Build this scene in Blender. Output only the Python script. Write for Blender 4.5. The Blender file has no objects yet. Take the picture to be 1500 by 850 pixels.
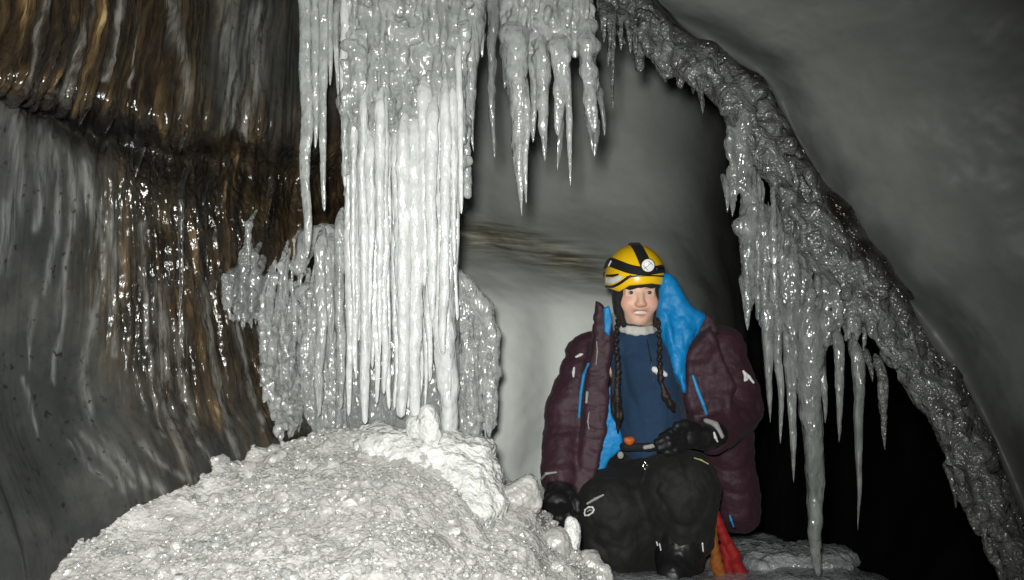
import bpy, math, random
import numpy as np
from mathutils import Vector

random.seed(7); RNG = np.random.default_rng(11)
SC = bpy.context.scene
COL = SC.collection
FPX, CX, CY, CZ = 1155.0, 750.0, 425.0, 1.0          # focal length in photo pixels, picture centre, eye height


def at(px, py, Y):
    """a point in the cave, given where the photo sees it and how far away it is"""
    return np.array([(px - CX) / FPX * Y, Y, CZ - (py - CY) / FPX * Y])


# ------------------------------------------------------------------ noise
def vnoise(P, seed=0):
    P = np.asarray(P, dtype=np.float64)
    i = np.floor(P).astype(np.int64); f = P - i
    u = f * f * f * (f * (f * 6 - 15) + 10)

    def h(a, b, c):
        n = (a * 374761393 + b * 668265263 + c * 2147483647 + seed * 974634541) & 0xffffffff
        n = ((n ^ (n >> 13)) * 1274126177) & 0xffffffff
        n = ((n ^ (n >> 15)) * 2246822519) & 0xffffffff
        return ((n ^ (n >> 16)) & 0xffff) / 32767.5 - 1.0
    x, y, z = i[..., 0], i[..., 1], i[..., 2]
    ux, uy, uz = u[..., 0], u[..., 1], u[..., 2]
    def l(a, b, t): return a + (b - a) * t
    c00 = l(h(x, y, z), h(x + 1, y, z), ux); c10 = l(h(x, y + 1, z), h(x + 1, y + 1, z), ux)
    c01 = l(h(x, y, z + 1), h(x + 1, y, z + 1), ux); c11 = l(h(x, y + 1, z + 1), h(x + 1, y + 1, z + 1), ux)
    return l(l(c00, c10, uy), l(c01, c11, uy), uz)


def fbm(P, octv=4, seed=0):
    s, a = 0.0, 1.0
    P = np.asarray(P, float)
    for k in range(octv):
        s = s + a * vnoise(P * (2.03 ** k) + 17.3 * k, seed + k); a *= 0.5
    return s / 1.8


def sstep(a, b, x):
    t = np.clip((x - a) / (b - a), 0, 1); return t * t * (3 - 2 * t)


# ------------------------------------------------------------------ objects
def mesh_obj(name, V, Fc, mat, parent=None, smooth=True, uv=None, attrs=None):
    V = np.asarray(V, np.float32)
    me = bpy.data.meshes.new(name)
    if isinstance(Fc, np.ndarray):
        n = Fc.shape[1]
        me.vertices.add(len(V)); me.vertices.foreach_set('co', V.ravel())
        me.loops.add(Fc.size); me.loops.foreach_set('vertex_index', Fc.astype(np.int32).ravel())
        me.polygons.add(len(Fc)); me.polygons.foreach_set('loop_start', np.arange(0, Fc.size, n, dtype=np.int32))
        me.update(calc_edges=True)
    else:
        me.from_pydata([tuple(map(float, v)) for v in V], [], [tuple(int(i) for i in f) for f in Fc])
    me.polygons.foreach_set('use_smooth', np.full(len(me.polygons), smooth))
    if uv is not None:
        li = np.empty(len(me.loops), np.int32); me.loops.foreach_get('vertex_index', li)
        l = me.uv_layers.new(name='flow'); l.data.foreach_set('uv', np.asarray(uv, np.float32)[li].ravel())
    for k, a in (attrs or {}).items():
        t = me.attributes.new(k, 'FLOAT', 'POINT'); t.data.foreach_set('value', np.asarray(a, np.float32))
    me.validate(); me.update()
    if mat: me.materials.append(mat)
    o = bpy.data.objects.new(name, me); COL.objects.link(o)
    if parent is not None:
        o.parent = parent
        o.matrix_parent_inverse = parent.matrix_world.inverted() if parent.type != 'EMPTY' else parent.matrix_basis.inverted()
    return o


def tag(o, label=None, cat=None, group=None, kind=None):
    if label: o['label'] = label
    if cat: o['category'] = cat
    if group: o['group'] = group
    if kind: o['kind'] = kind
    return o


def empty(name, loc, label, cat, group=None):
    o = bpy.data.objects.new(name, None); COL.objects.link(o); o.location = tuple(map(float, loc))
    return tag(o, label, cat, group)


def normals(V, Fq):
    a, b, c = V[Fq[:, 0]], V[Fq[:, 1]], V[Fq[:, 2]]
    n = np.cross(b - a, c - a)
    if Fq.shape[1] == 4: n = n + np.cross(c - a, V[Fq[:, 3]] - a)
    i = Fq.T.ravel(); N = np.stack([np.bincount(i, np.tile(n[:, k], Fq.shape[1]), len(V)) for k in range(3)], 1)
    return N / (np.linalg.norm(N, axis=1, keepdims=True) + 1e-12)


# ------------------------------------------------------------------ smooth-union solids
class Field:
    def __init__(s, lo, hi, h):
        s.lo = np.array(lo, float); s.h = h
        n = np.ceil((np.array(hi, float) - s.lo) / h).astype(int) + 1
        s.ax = [s.lo[i] + h * np.arange(n[i]) for i in range(3)]
        s.D = np.full(n, 1.0, np.float32)

    def box(s, lo, hi):
        sl = []
        for i in range(3):
            a = max(0, int((lo[i] - s.lo[i]) / s.h)); b = min(s.D.shape[i], int((hi[i] - s.lo[i]) / s.h) + 2)
            if b <= a: return None
            sl.append(slice(a, b))
        X = s.ax[0][sl[0]][:, None, None]; Y = s.ax[1][sl[1]][None, :, None]; Z = s.ax[2][sl[2]][None, None, :]
        return tuple(sl), X, Y, Z

    def put(s, sl, d, k, sub=False):
        a = s.D[sl]
        if sub: d = -d; m = np.maximum(a, d); s.D[sl] = m + (np.maximum(k - np.abs(a - d), 0) ** 2) / (4 * k)
        else: m = np.minimum(a, d); s.D[sl] = m - (np.maximum(k - np.abs(a - d), 0) ** 2) / (4 * k)

    def cap(s, a, b, ra, rb=None, k=.02, sub=False, flat=1.0):
        rb = ra if rb is None else rb
        a = np.array(a, float); b = np.array(b, float); m = max(ra, rb) * max(1, 1) + k + .01
        g = s.box(np.minimum(a, b) - m, np.maximum(a, b) + m)
        if g is None: return
        sl, X, Y, Z = g; ba = b - a; L = max(ba @ ba, 1e-9)
        t = np.clip(((X - a[0]) * ba[0] + (Y - a[1]) * ba[1] + (Z - a[2]) * ba[2]) / L, 0, 1)
        d = np.sqrt((X - a[0] - t * ba[0]) ** 2 + ((Y - a[1] - t * ba[1]) / flat) ** 2 + (Z - a[2] - t * ba[2]) ** 2) - (ra + (rb - ra) * t)
        s.put(sl, d.astype(np.float32), k, sub)

    def path(s, pts, rs, k=.02, flat=1.0):
        for i in range(len(pts) - 1): s.cap(pts[i], pts[i + 1], rs[i], rs[i + 1], k, flat=flat)

    def ell(s, c, r, k=.02, sub=False):
        c = np.array(c, float); r = np.array(r if np.ndim(r) else [r] * 3, float); m = r + k + .01
        g = s.box(c - m, c + m)
        if g is None: return
        sl, X, Y, Z = g
        q = np.sqrt(((X - c[0]) / r[0]) ** 2 + ((Y - c[1]) / r[1]) ** 2 + ((Z - c[2]) / r[2]) ** 2)
        q2 = np.sqrt(((X - c[0]) / r[0] ** 2) ** 2 + ((Y - c[1]) / r[1] ** 2) ** 2 + ((Z - c[2]) / r[2] ** 2) ** 2) + 1e-6
        s.put(sl, (q * (q - 1) / q2).astype(np.float32), k, sub)

    def prism(s, poly, Y0, half, rnd=.01, k=.02, sub=False, slope=(0, 0)):
        """rounded plate whose outline is a polygon of photo points at depth Y0 (+ slope per metre in x, z)"""
        P = np.array([at(x, y, Y0)[[0, 2]] for x, y in poly]); m = rnd + k + .012
        ext = abs(slope[0]) * np.ptp(P[:, 0]) + abs(slope[1]) * np.ptp(P[:, 1])
        g = s.box([P[:, 0].min() - m, Y0 - half - m - ext, P[:, 1].min() - m], [P[:, 0].max() + m, Y0 + half + m + ext, P[:, 1].max() + m])
        if g is None: return
        sl, X, Y, Z = g; x, z = X[:, :, 0], Z[:, 0, :]
        x, z = np.broadcast_arrays(X[:, 0, :], Z[0, :, :]) if False else np.broadcast_arrays(X[:, 0, :], Z[0, :, :])
        d = np.full(x.shape, 1e9); sg = np.ones(x.shape)
        for i in range(len(P)):
            a, b = P[i], P[i - 1]; ex, ez = b - a; wx, wz = x - a[0], z - a[1]
            t = np.clip((wx * ex + wz * ez) / max(ex * ex + ez * ez, 1e-12), 0, 1)
            d = np.minimum(d, (wx - ex * t) ** 2 + (wz - ez * t) ** 2)
            c1 = z >= a[1]; c2 = z < b[1]; c3 = ex * wz > ez * wx
            sg = np.where((c1 & c2 & c3) | (~c1 & ~c2 & ~c3), -sg, sg)
        d2 = (sg * np.sqrt(d))[:, None, :] + rnd
        yc = Y0 + slope[0] * (X - P[:, 0].mean()) + slope[1] * (Z - P[:, 1].mean())
        dy = np.abs(Y - yc) - half + rnd
        d2, dy = np.broadcast_arrays(d2, dy)
        dd = np.sqrt(np.maximum(d2, 0) ** 2 + np.maximum(dy, 0) ** 2) + np.minimum(np.maximum(d2, dy), 0) - rnd
        s.put(sl, dd.astype(np.float32), k, sub)

    def mesh(s):
        D, h = s.D, s.h; S = D < 0
        c = sum(S[i:S.shape[0] - 1 + i, j:S.shape[1] - 1 + j, k:S.shape[2] - 1 + k].astype(np.int8) for i in (0, 1) for j in (0, 1) for k in (0, 1))
        I, J, K = np.nonzero((c > 0) & (c < 8))
        idx = np.full(c.shape, -1, np.int32); idx[I, J, K] = np.arange(len(I))
        ps = np.zeros((len(I), 3)); nn = np.zeros(len(I))
        for ax in range(3):
            o1, o2 = [a for a in range(3) if a != ax]
            for p in (0, 1):
                for q in (0, 1):
                    a = [I, J, K]; off = [0, 0, 0]; off[o1] = p; off[o2] = q
                    d0 = D[I + off[0], J + off[1], K + off[2]]; e = off[:]; e[ax] = 1
                    d1 = D[I + e[0], J + e[1], K + e[2]]
                    cr = (d0 < 0) != (d1 < 0); t = np.where(cr, d0 / np.where(cr, d0 - d1, 1), 0)
                    pt = np.zeros((len(I), 3)); pt[:, o1] = p; pt[:, o2] = q; pt[:, ax] = t
                    ps += pt * cr[:, None]; nn += cr
        V = s.lo + h * (np.stack([I, J, K], 1) + ps / nn[:, None])
        quads = []
        for ax in range(3):
            o1, o2 = (ax + 1) % 3, (ax + 2) % 3
            sl0 = [slice(None)] * 3; sl1 = [slice(None)] * 3
            sl0[ax] = slice(0, -1); sl1[ax] = slice(1, None)
            for o in (o1, o2): sl0[o] = slice(1, -1); sl1[o] = slice(1, -1)
            A, B = S[tuple(sl0)], S[tuple(sl1)]
            E = np.stack(np.nonzero(A != B), 1)
            if not len(E): continue
            flip = A[tuple(E.T)]; E[:, o1] += 1; E[:, o2] += 1
            u = np.zeros(3, int); u[o1] = 1; v = np.zeros(3, int); v[o2] = 1
            q = np.stack([idx[tuple((E - u - v).T)], idx[tuple((E - v).T)], idx[tuple(E.T)], idx[tuple((E - u).T)]], 1)
            q[~flip] = q[~flip][:, ::-1]; quads.append(q)
        Q = np.concatenate(quads); Q = Q[(Q >= 0).all(1)]
        return V, Q


def rough(V, Q, *layers, seed=3):
    """push a surface in and out along its normals: (amplitude, frequency, octaves[, stretch])"""
    for l in layers:
        a, f, o = l[:3]; st = np.array(l[3]) if len(l) > 3 else 1.0
        nz = fbm(V * f * st, abs(o), seed); nz = nz if o > 0 else 2.2 * np.minimum(np.abs(nz), .45) - .5
        V = V + normals(V, Q) * (a * nz)[:, None]; seed += 5
    return V


# ------------------------------------------------------------------ materials
def mat(name):
    m = bpy.data.materials.new(name); m.use_nodes = True; nt = m.node_tree
    return m, nt, nt.nodes['Principled BSDF']


def N(nt, t, **kw):
    n = nt.nodes.new(t)
    for k, v in kw.items():
        if k in n.inputs: n.inputs[k].default_value = v
        else: setattr(n, k, v)
    return n


def ramp(nt, fac, stops):
    r = nt.nodes.new('ShaderNodeValToRGB'); e = r.color_ramp.elements
    while len(e) < len(stops): e.new(.5)
    for x, (p, c) in zip(e, stops): x.position = p; x.color = (*c, 1) if len(c) == 3 else c
    nt.links.new(fac, r.inputs[0]); return r.outputs[0]


def noise(nt, scale, detail=4, rgh=.55, vec=None, stretch=None):
    n = N(nt, 'ShaderNodeTexNoise', Scale=scale, Detail=detail, Roughness=rgh)
    if vec is None: vec = nt.nodes.new('ShaderNodeTexCoord').outputs['Object']
    if stretch:
        mp = N(nt, 'ShaderNodeMapping', Scale=stretch); nt.links.new(vec, mp.inputs[0]); vec = mp.outputs[0]
    nt.links.new(vec, n.inputs['Vector']); return n.outputs['Fac']


def bump(nt, bs, *hs):
    prev = None
    for h, st, d in hs:
        b = N(nt, 'ShaderNodeBump', Strength=st, Distance=d); nt.links.new(h, b.inputs['Height'])
        if prev: nt.links.new(prev, b.inputs['Normal'])
        prev = b.outputs[0]
    nt.links.new(prev, bs.inputs['Normal'])


def mixc(nt, f, a, b):
    m = nt.nodes.new('ShaderNodeMix'); m.data_type = 'RGBA'
    for s, v in ((0, f), (6, a), (7, b)):
        if hasattr(v, 'links'): nt.links.new(v, m.inputs[s])
        else: m.inputs[s].default_value = (*v, 1) if isinstance(v, tuple) else v
    return m.outputs[2]


def ice(name, c0, c1, rgh=.15, trans=.3, sss=.0, scale=12, bumps=((60, .5, .004), (16, .4, .01)), stretch=None, coat=.8):
    m, nt, b = mat(name)
    nt.links.new(ramp(nt, noise(nt, scale, 5), [(.3, c0), (.7, c1)]), b.inputs['Base Color'])
    b.inputs['Roughness'].default_value = rgh; b.inputs['IOR'].default_value = 1.31
    b.inputs['Transmission Weight'].default_value = trans
    if sss:
        b.inputs['Subsurface Weight'].default_value = sss; b.inputs['Subsurface Radius'].default_value = (1, 1, 1); b.inputs['Subsurface Scale'].default_value = .012
    b.inputs['Coat Weight'].default_value = coat; b.inputs['Coat Roughness'].default_value = .24; b.inputs['Coat IOR'].default_value = 1.6
    bump(nt, b, *[(noise(nt, s, 1, .4, stretch=stretch), st, d) for s, st, d in bumps])
    nt.links.new(b.inputs['Normal'].links[0].from_socket, b.inputs['Coat Normal'])
    return m


M = {}
M['milky'] = ice('milky_ice', (.74, .77, .76), (.98, .99, .98), .10, .48, 0, 26, ((95, .8, .005), (32, .6, .010)), (1, 1, .5))
M['cloudy'] = ice('cloudy_ice', (.50, .53, .51), (.84, .87, .85), .08, .65, 0, 20, ((95, .9, .005), (38, .7, .012)), (1, 1, .7))
M['clear'] = ice('clear_ice', (.7, .73, .71), (.9, .92, .91), .05, .85, 0, 14, ((95, .8, .005), (35, .7, .012)), (1, 1, .5))
M['drop'] = ice('drop_ice', (.85, .87, .86), (.95, .96, .95), .03, 1.0, 0, 14, ((90, .8, .005), (40, .6, .010)), (1, 1, .6), 1)
M['crust'] = ice('crust_ice', (.68, .71, .69), (.96, .97, .96), .06, .75, 0, 30, ((110, .9, .005), (48, .8, .010)), (1, 1, .3))
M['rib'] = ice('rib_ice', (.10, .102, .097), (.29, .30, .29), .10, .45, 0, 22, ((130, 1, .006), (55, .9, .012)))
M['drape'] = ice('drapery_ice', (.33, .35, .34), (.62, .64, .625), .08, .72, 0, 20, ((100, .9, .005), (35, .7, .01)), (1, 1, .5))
M['granule'] = ice('granule_ice', (.50, .485, .465), (.84, .82, .79), .06, .45, .2, 24, ((130, .8, .003), (60, .5, .006)))
for q in ('Coat Roughness', 'Coat IOR'): M['granule'].node_tree.nodes['Principled BSDF'].inputs[q].default_value = .36 if 'R' in q[5:6] else 1.9
M['lump'] = ice('lump_ice', (.66, .66, .64), (.92, .92, .89), .12, .25, .4, 9, ((120, 1, .006), (45, .8, .012)))


def m_snow(name, c0, c1):
    m, nt, b = mat(name)
    nt.links.new(ramp(nt, noise(nt, 9, 6), [(.3, c0), (.72, c1)]), b.inputs['Base Color'])
    b.inputs['Roughness'].default_value = .16; b.inputs['Subsurface Weight'].default_value = .7; b.inputs['Subsurface Radius'].default_value = (1, 1, 1); b.inputs['Subsurface Scale'].default_value = .02; b.inputs['Coat Weight'].default_value = .8; b.inputs['Coat Roughness'].default_value = .22; b.inputs['Coat IOR'].default_value = 1.6
    vo = N(nt, 'ShaderNodeTexVoronoi', Scale=95.0); nt.links.new(nt.nodes.new('ShaderNodeTexCoord').outputs['Object'], vo.inputs['Vector'])
    bump(nt, b, (vo.outputs['Distance'], .45, .008), (noise(nt, 180, 1), .6, .004))
    nt.links.new(b.inputs['Normal'].links[0].from_socket, b.inputs['Coat Normal'])
    return m
M['snow'] = m_snow('granular_snow', (.33, .32, .305), (.62, .605, .582))
M['floor'] = m_snow('icy_floor', (.20, .21, .22), (.5, .52, .53))


def m_backwall(name, c0, c1):
    m, nt, b = mat(name)
    a = N(nt, 'ShaderNodeAttribute', attribute_name='band')
    base = ramp(nt, noise(nt, 1.7, 6, .6), [(.3, c0), (.7, c1)])
    st = noise(nt, 1.0, 6, .65, stretch=(3, 3, 55))
    br = ramp(nt, st, [(.36, (.06, .05, .03)), (.52, (.2, .18, .12)), (.66, (.5, .48, .38))])
    f = N(nt, 'ShaderNodeMath', operation='MULTIPLY'); nt.links.new(a.outputs['Fac'], f.inputs[0]); nt.links.new(ramp(nt, noise(nt, 4, 4), [(.3, (.35,) * 3), (.6, (1,) * 3)]), f.inputs[1])
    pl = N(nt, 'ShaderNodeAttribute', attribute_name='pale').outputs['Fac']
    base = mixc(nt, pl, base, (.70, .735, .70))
    dp = N(nt, 'ShaderNodeAttribute', attribute_name='shade_seam').outputs['Fac']
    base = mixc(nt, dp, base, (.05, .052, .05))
    nt.links.new(mixc(nt, f.outputs[0], base, br), b.inputs['Base Color'])
    b.inputs['Roughness'].default_value = .42; b.inputs['Specular IOR Level'].default_value = .25
    bump(nt, b, (noise(nt, 3, 4, .5), .18, .05), (noise(nt, 70, 3), .10, .003))
    return m
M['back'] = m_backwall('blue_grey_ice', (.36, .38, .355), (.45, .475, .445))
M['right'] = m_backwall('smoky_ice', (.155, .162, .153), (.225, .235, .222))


def m_leftwall():
    m, nt, b = mat('banded_dirty_ice')
    uv = N(nt, 'ShaderNodeUVMap', uv_map='flow').outputs[0]
    at_ = lambda k: N(nt, 'ShaderNodeAttribute', attribute_name=k).outputs['Fac']
    wv = N(nt, 'ShaderNodeTexNoise', Scale=5.0, Detail=4.0); nt.links.new(nt.nodes.new('ShaderNodeTexCoord').outputs['Object'], wv.inputs['Vector'])
    sb = N(nt, 'ShaderNodeVectorMath', operation='SUBTRACT'); nt.links.new(wv.outputs['Color'], sb.inputs[0]); sb.inputs[1].default_value = (.5, .5, .5)
    sc = N(nt, 'ShaderNodeVectorMath', operation='SCALE'); nt.links.new(sb.outputs[0], sc.inputs[0]); sc.inputs['Scale'].default_value = .11
    ad = N(nt, 'ShaderNodeVectorMath', operation='ADD'); nt.links.new(uv, ad.inputs[0]); nt.links.new(sc.outputs[0], ad.inputs[1]); uv = ad.outputs[0]
    s1 = noise(nt, 1, 5, .6, uv, (9, 1.4, 1)); s3 = noise(nt, 1, 4, .6, uv, (6, 3, 1)); s4 = noise(nt, 1, 5, .6, uv, (26, 4, 1)); s5 = noise(nt, 1, 5, .65, uv, (34, 6, 1))
    mx = N(nt, 'ShaderNodeMath', operation='ADD'); nt.links.new(s1, mx.inputs[0]); nt.links.new(s4, mx.inputs[1])
    hf = N(nt, 'ShaderNodeMath', operation='MULTIPLY'); nt.links.new(mx.outputs[0], hf.inputs[0]); hf.inputs[1].default_value = .5
    brown = ramp(nt, hf.outputs[0], [(.38, (.004, .0035, .003)), (.48, (.013, .0095, .006)), (.55, (.032, .0215, .011)), (.61, (.075, .049, .022)), (.67, (.24, .17, .085))])
    grey = ramp(nt, s3, [(.3, (.019, .0203, .0200)), (.7, (.032, .034, .032))])
    fw = N(nt, 'ShaderNodeMath', operation='MULTIPLY'); nt.links.new(ramp(nt, s5, [(.40, (.06,) * 3), (.60, (1,) * 3)]), fw.inputs[0]); nt.links.new(at_('frost'), fw.inputs[1])
    g2 = mixc(nt, fw.outputs[0], grey, (.125, .127, .123))
    b2 = mixc(nt, fw.outputs[0], brown, (.125, .12, .108))
    spk = ramp(nt, noise(nt, 55, 2, .5), [(.30, (1, 1, 1)), (.36, (0, 0, 0))])
    g2 = mixc(nt, spk, g2, (.012, .011, .009)); g2 = mixc(nt, ramp(nt, noise(nt, 6, 6, .7), [(.45, (0, 0, 0)), (.75, (.6,) * 3)]), g2, (.085, .083, .075))
    c = mixc(nt, at_('brown'), g2, b2)
    dk = N(nt, 'ShaderNodeMath', operation='MULTIPLY'); nt.links.new(at_('lip_shade'), dk.inputs[0]); dk.inputs[1].default_value = .9
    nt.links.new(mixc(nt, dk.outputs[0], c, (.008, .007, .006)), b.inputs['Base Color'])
    rr = ramp(nt, at_('brown'), [(0, (.38,) * 3), (1, (.17,) * 3)]); nt.links.new(rr, b.inputs['Roughness'])
    b.inputs['IOR'].default_value = 1.33
    bm = N(nt, 'ShaderNodeMath', operation='MULTIPLY'); nt.links.new(at_('brown'), bm.inputs[0]); nt.links.new(hf.outputs[0], bm.inputs[1])
    b.inputs['Coat IOR'].default_value = 1.5; b.inputs['Coat Roughness'].default_value = .22; nt.links.new(at_('wet'), b.inputs['Coat Weight'])
    wb = N(nt, 'ShaderNodeMath', operation='MULTIPLY'); nt.links.new(at_('wet'), wb.inputs[0]); nt.links.new(noise(nt, 75, 1, .4, stretch=(1, 1, .55)), wb.inputs[1])
    bump(nt, b, (bm.outputs[0], .6, .03), (wb.outputs[0], 1.0, .010), (noise(nt, 30, 3), .15, .006))
    nt.links.new(b.inputs['Normal'].links[0].from_socket, b.inputs['Coat Normal'])
    return m
M['left'] = m_leftwall()


def cloth(name, c, rgh=.75, sheen=.2, amt=.4, scale=35, d=.006, spec=.3, var=.75):
    m, nt, b = mat(name)
    nt.links.new(ramp(nt, noise(nt, 7, 5), [(.3, tuple(x * var for x in c)), (.7, c)]), b.inputs['Base Color'])
    b.inputs['Roughness'].default_value = rgh; b.inputs['Sheen Weight'].default_value = sheen * .25; b.inputs['Specular IOR Level'].default_value = spec
    bump(nt, b, (noise(nt, scale, 4), amt, d), (noise(nt, 400, 2), .15, .001))
    return m


M['jacket'] = cloth('plum_down_fabric', (.042, .0165, .0265), .6, .12, .5, 30, .01)
M['jacketdark'] = cloth('dark_plum_panel', (.045, .022, .03), .62, .1, .5, 40, .006)
M['lining'] = cloth('bright_blue_lining', (.003, .22, .54), .5, .1, .45, 22, .012)
M['fleece'] = cloth('navy_fleece', (.014, .040, .088), .85, .25, .5, 25, .01)
M['pants'] = cloth('black_trouser_fabric', (.011, .011, .0105), .75, .1, .5, 22, .012)
M['glove'] = cloth('black_glove_fabric', (.009, .009, .01), .5, .1, .5, 60, .004)
M['boot'] = cloth('black_boot_leather', (.012, .012, .013), .4, .0, .4, 60, .004)
M['hair'] = cloth('dark_brown_hair', (.018, .011, .008), .5, .1, .8, 120, .004)
M['hood'] = cloth('black_hood_knit', (.012, .011, .011), .8, .2, .4, 90, .003)
M['gaiter'] = cloth('pale_patterned_fleece', (.62, .6, .56), .85, .2, .5, 60, .005, var=.45)
M['yellow'] = cloth('yellow_helmet_shell', (.93, .56, .008), .28, 0, .03, 20, .001, .5, .93)
M['blackplastic'] = cloth('black_plastic', (.012, .012, .012), .4, 0, .15, 60, .002, .5)
M['blackband'] = cloth('black_elastic_band', (.010, .010, .010), .8, .1, .3, 120, .002)
M['white'] = cloth('white_print', (.75, .75, .74), .5, 0, .1, 60, .001)
M['grey'] = cloth('grey_webbing', (.33, .32, .31), .6, 0, .3, 80, .003)
M['zipblue'] = cloth('light_blue_zip', (.03, .27, .58), .45, 0, .3, 200, .002)
M['orange'] = cloth('orange_plastic', (.5, .11, .02), .4, 0, .2, 60, .003)
M['red'] = cloth('red_cord', (.27, .010, .010), .7, .1, .7, 70, .006)
M['amber'] = cloth('amber_cord', (.25, .075, .008), .7, .1, .7, 70, .006)
M['yellowtape'] = cloth('yellow_tape', (.5, .45, .2), .6, 0, .3, 80, .002)
M['teeth'] = cloth('teeth_enamel', (.72, .68, .6), .3, 0, .02, 60, .001)
M['eye'] = cloth('eye_white', (.42, .40, .38), .2, 0, .02, 60, .001)
M['iris'] = cloth('grey_green_iris', (.03, .035, .03), .2, 0, .02, 60, .001)
m_, nt_, b_ = mat('brushed_metal'); b_.inputs['Metallic'].default_value = 1; b_.inputs['Roughness'].default_value = .25
nt_.links.new(ramp(nt_, noise(nt_, 60, 3), [(.3, (.5, .5, .5)), (.7, (.75, .75, .74))]), b_.inputs['Base Color']); M['metal'] = m_
m_, nt_, b_ = mat('lamp_reflector'); b_.inputs['Roughness'].default_value = .2; b_.inputs['Coat Weight'].default_value = .5
nt_.links.new(ramp(nt_, noise(nt_, 90, 3), [(.3, (.72, .72, .7)), (.7, (.9, .9, .9))]), b_.inputs['Base Color']); M['reflector'] = m_
m_, nt_, b_ = mat('retroreflective_tape'); b_.inputs['Roughness'].default_value = .35; b_.inputs['Metallic'].default_value = .3
nt_.links.new(ramp(nt_, noise(nt_, 90, 3), [(.3, (.8, .8, .8)), (.7, (.95, .95, .95))]), b_.inputs['Base Color']); M['reflective'] = m_

m_, nt_, b_ = mat('skin')
A = lambda k: N(nt_, 'ShaderNodeAttribute', attribute_name=k).outputs['Fac']
sk = ramp(nt_, noise(nt_, 60, 4), [(.3, (.70, .44, .32)), (.7, (.78, .51, .385))])
sk = mixc(nt_, A('blush'), sk, (.64, .25, .18)); sk = mixc(nt_, A('lips'), sk, (.42, .14, .12)); sk = mixc(nt_, A('brow'), sk, (.09, .05, .03))
nt_.links.new(sk, b_.inputs['Base Color']); b_.inputs['Roughness'].default_value = .48
b_.inputs['Subsurface Weight'].default_value = .15; b_.inputs['Subsurface Scale'].default_value = .006
bump(nt_, b_, (noise(nt_, 300, 2), .1, .001)); M['skin'] = m_


# ------------------------------------------------------------------ swept sheets (cave walls)
def cr(P, n):
    """Catmull-Rom along axis 0 of P (k, ..., 3) to n samples"""
    k = len(P); t = np.linspace(0, k - 1, n); i = np.clip(t.astype(int), 0, k - 2); f = (t - i).reshape((-1,) + (1,) * (P.ndim - 1))
    g = lambda j: P[np.clip(j, 0, k - 1)]
    p0, p1, p2, p3 = g(i - 1), g(i), g(i + 1), g(i + 2)
    return .5 * (2 * p1 + (p2 - p0) * f + (2 * p0 - 5 * p1 + 4 * p2 - p3) * f ** 2 + (3 * p1 - p0 - 3 * p2 + p3) * f ** 3)


def sheet(cols, nu, nv):
    P = np.array(cols, float)                       # (cols, rows, 3)
    P = cr(P, nu); P = np.swapaxes(cr(np.swapaxes(P, 0, 1), nv), 0, 1)
    V = P.reshape(-1, 3)
    i, j = np.meshgrid(np.arange(nu - 1), np.arange(nv - 1), indexing='ij'); a = (i * nv + j).ravel()
    Q = np.stack([a, a + 1, a + nv + 1, a + nv], 1)
    u, v = np.meshgrid(np.linspace(0, 1, nu), np.linspace(0, 1, nv), indexing='ij')
    return V, Q, u.ravel(), v.ravel()


def face_eye(V, Q):
    n = normals(V, Q); return Q if (n * (np.array([0, 0, CZ]) - V)).sum(1).mean() > 0 else Q[:, ::-1].copy()


def topx(V):
    Y = np.maximum(V[:, 1], .05); return CX + FPX * V[:, 0] / Y, CY + FPX * (CZ - V[:, 2]) / Y


def C(pts, Ys): return [at(x, y, Y) for (x, y), Y in zip(pts, Ys)]


# left wall: each column follows one streak of the ice from the roof to the snow
def lcol(Y, pts, off=(.0, .0, -.07, .08, .03, .07, .06, .02, .02)):
    return C(pts, [Y + o for o in off])
L = [
    [(-1.7, -2.5, z) for z in (2.6, 2.1, 1.75, 1.55, 1.4, 1.1, .8, .3, -.2)],
    [(-1.45, -.3, z) for z in (2.6, 2.1, 1.75, 1.55, 1.4, 1.1, .8, .3, -.2)],
    [(-1.36, .75, z) for z in (2.5, 1.95, 1.62, 1.45, 1.36, 1.1, .8, .35, 0)],
    lcol(1.28, [(-120, -250), (-110, 0), (-140, 90), (-150, 118), (-150, 140), (-150, 380), (-150, 600), (-60, 830), (-40, 1100)]),
    lcol(1.42, [(60, -250), (65, 0), (35, 110), (8, 140), (0, 165), (-25, 400), (-30, 580), (45, 800), (60, 1000)]),
    lcol(1.55, [(125, -250), (125, 0), (88, 130), (75, 165), (62, 205), (48, 425), (45, 610), (100, 770), (120, 950)]),
    lcol(1.68, [(180, -250), (180, 0), (147, 145), (142, 195), (134, 245), (130, 450), (121, 575), (172, 712), (190, 900)]),
    lcol(1.82, [(245, -250), (240, 0), (215, 170), (213, 220), (213, 290), (222, 440), (236, 587), (275, 690), (300, 850)]),
    lcol(1.98, [(310, -250), (300, 0), (282, 180), (282, 235), (284, 310), (300, 440), (320, 580), (348, 665), (370, 800)]),
    lcol(2.16, [(410, -250), (385, 0), (365, 180), (360, 245), (352, 330), (365, 450), (390, 570), (425, 640), (445, 760)]),
    lcol(2.38, [(480, -250), (460, 0), (455, 180), (450, 260), (445, 340), (450, 450), (465, 560), (485, 620), (500, 720)]),
    lcol(2.7, [(580, -250), (570, 0), (565, 180), (560, 260), (560, 340), (560, 450), (560, 560), (570, 620), (580, 720)]),
    lcol(3.0, [(680, -250), (665, 0), (660, 180), (655, 260), (650, 340), (650, 450), (650, 560), (655, 620), (660, 720)]),
]
V, Q, u, v = sheet(L, 760, 460)
px, py = topx(V)
nz = fbm(np.stack([px / 60, py / 90, 0 * px], 1), 4, 5)
brown = np.clip(sstep(40, 230, px + nz * 50 - np.clip(py - 430, 0, 400) * .35 + np.clip(190 - py, 0, 400) * 3), 0, 1)
brown *= 1 - .55 * sstep(560, 680, py + nz * 40)
brown *= 1 - .75 * sstep(255, 330, px + nz * 45) * (1 - sstep(110, 230, py + nz * 45)) * .8
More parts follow.
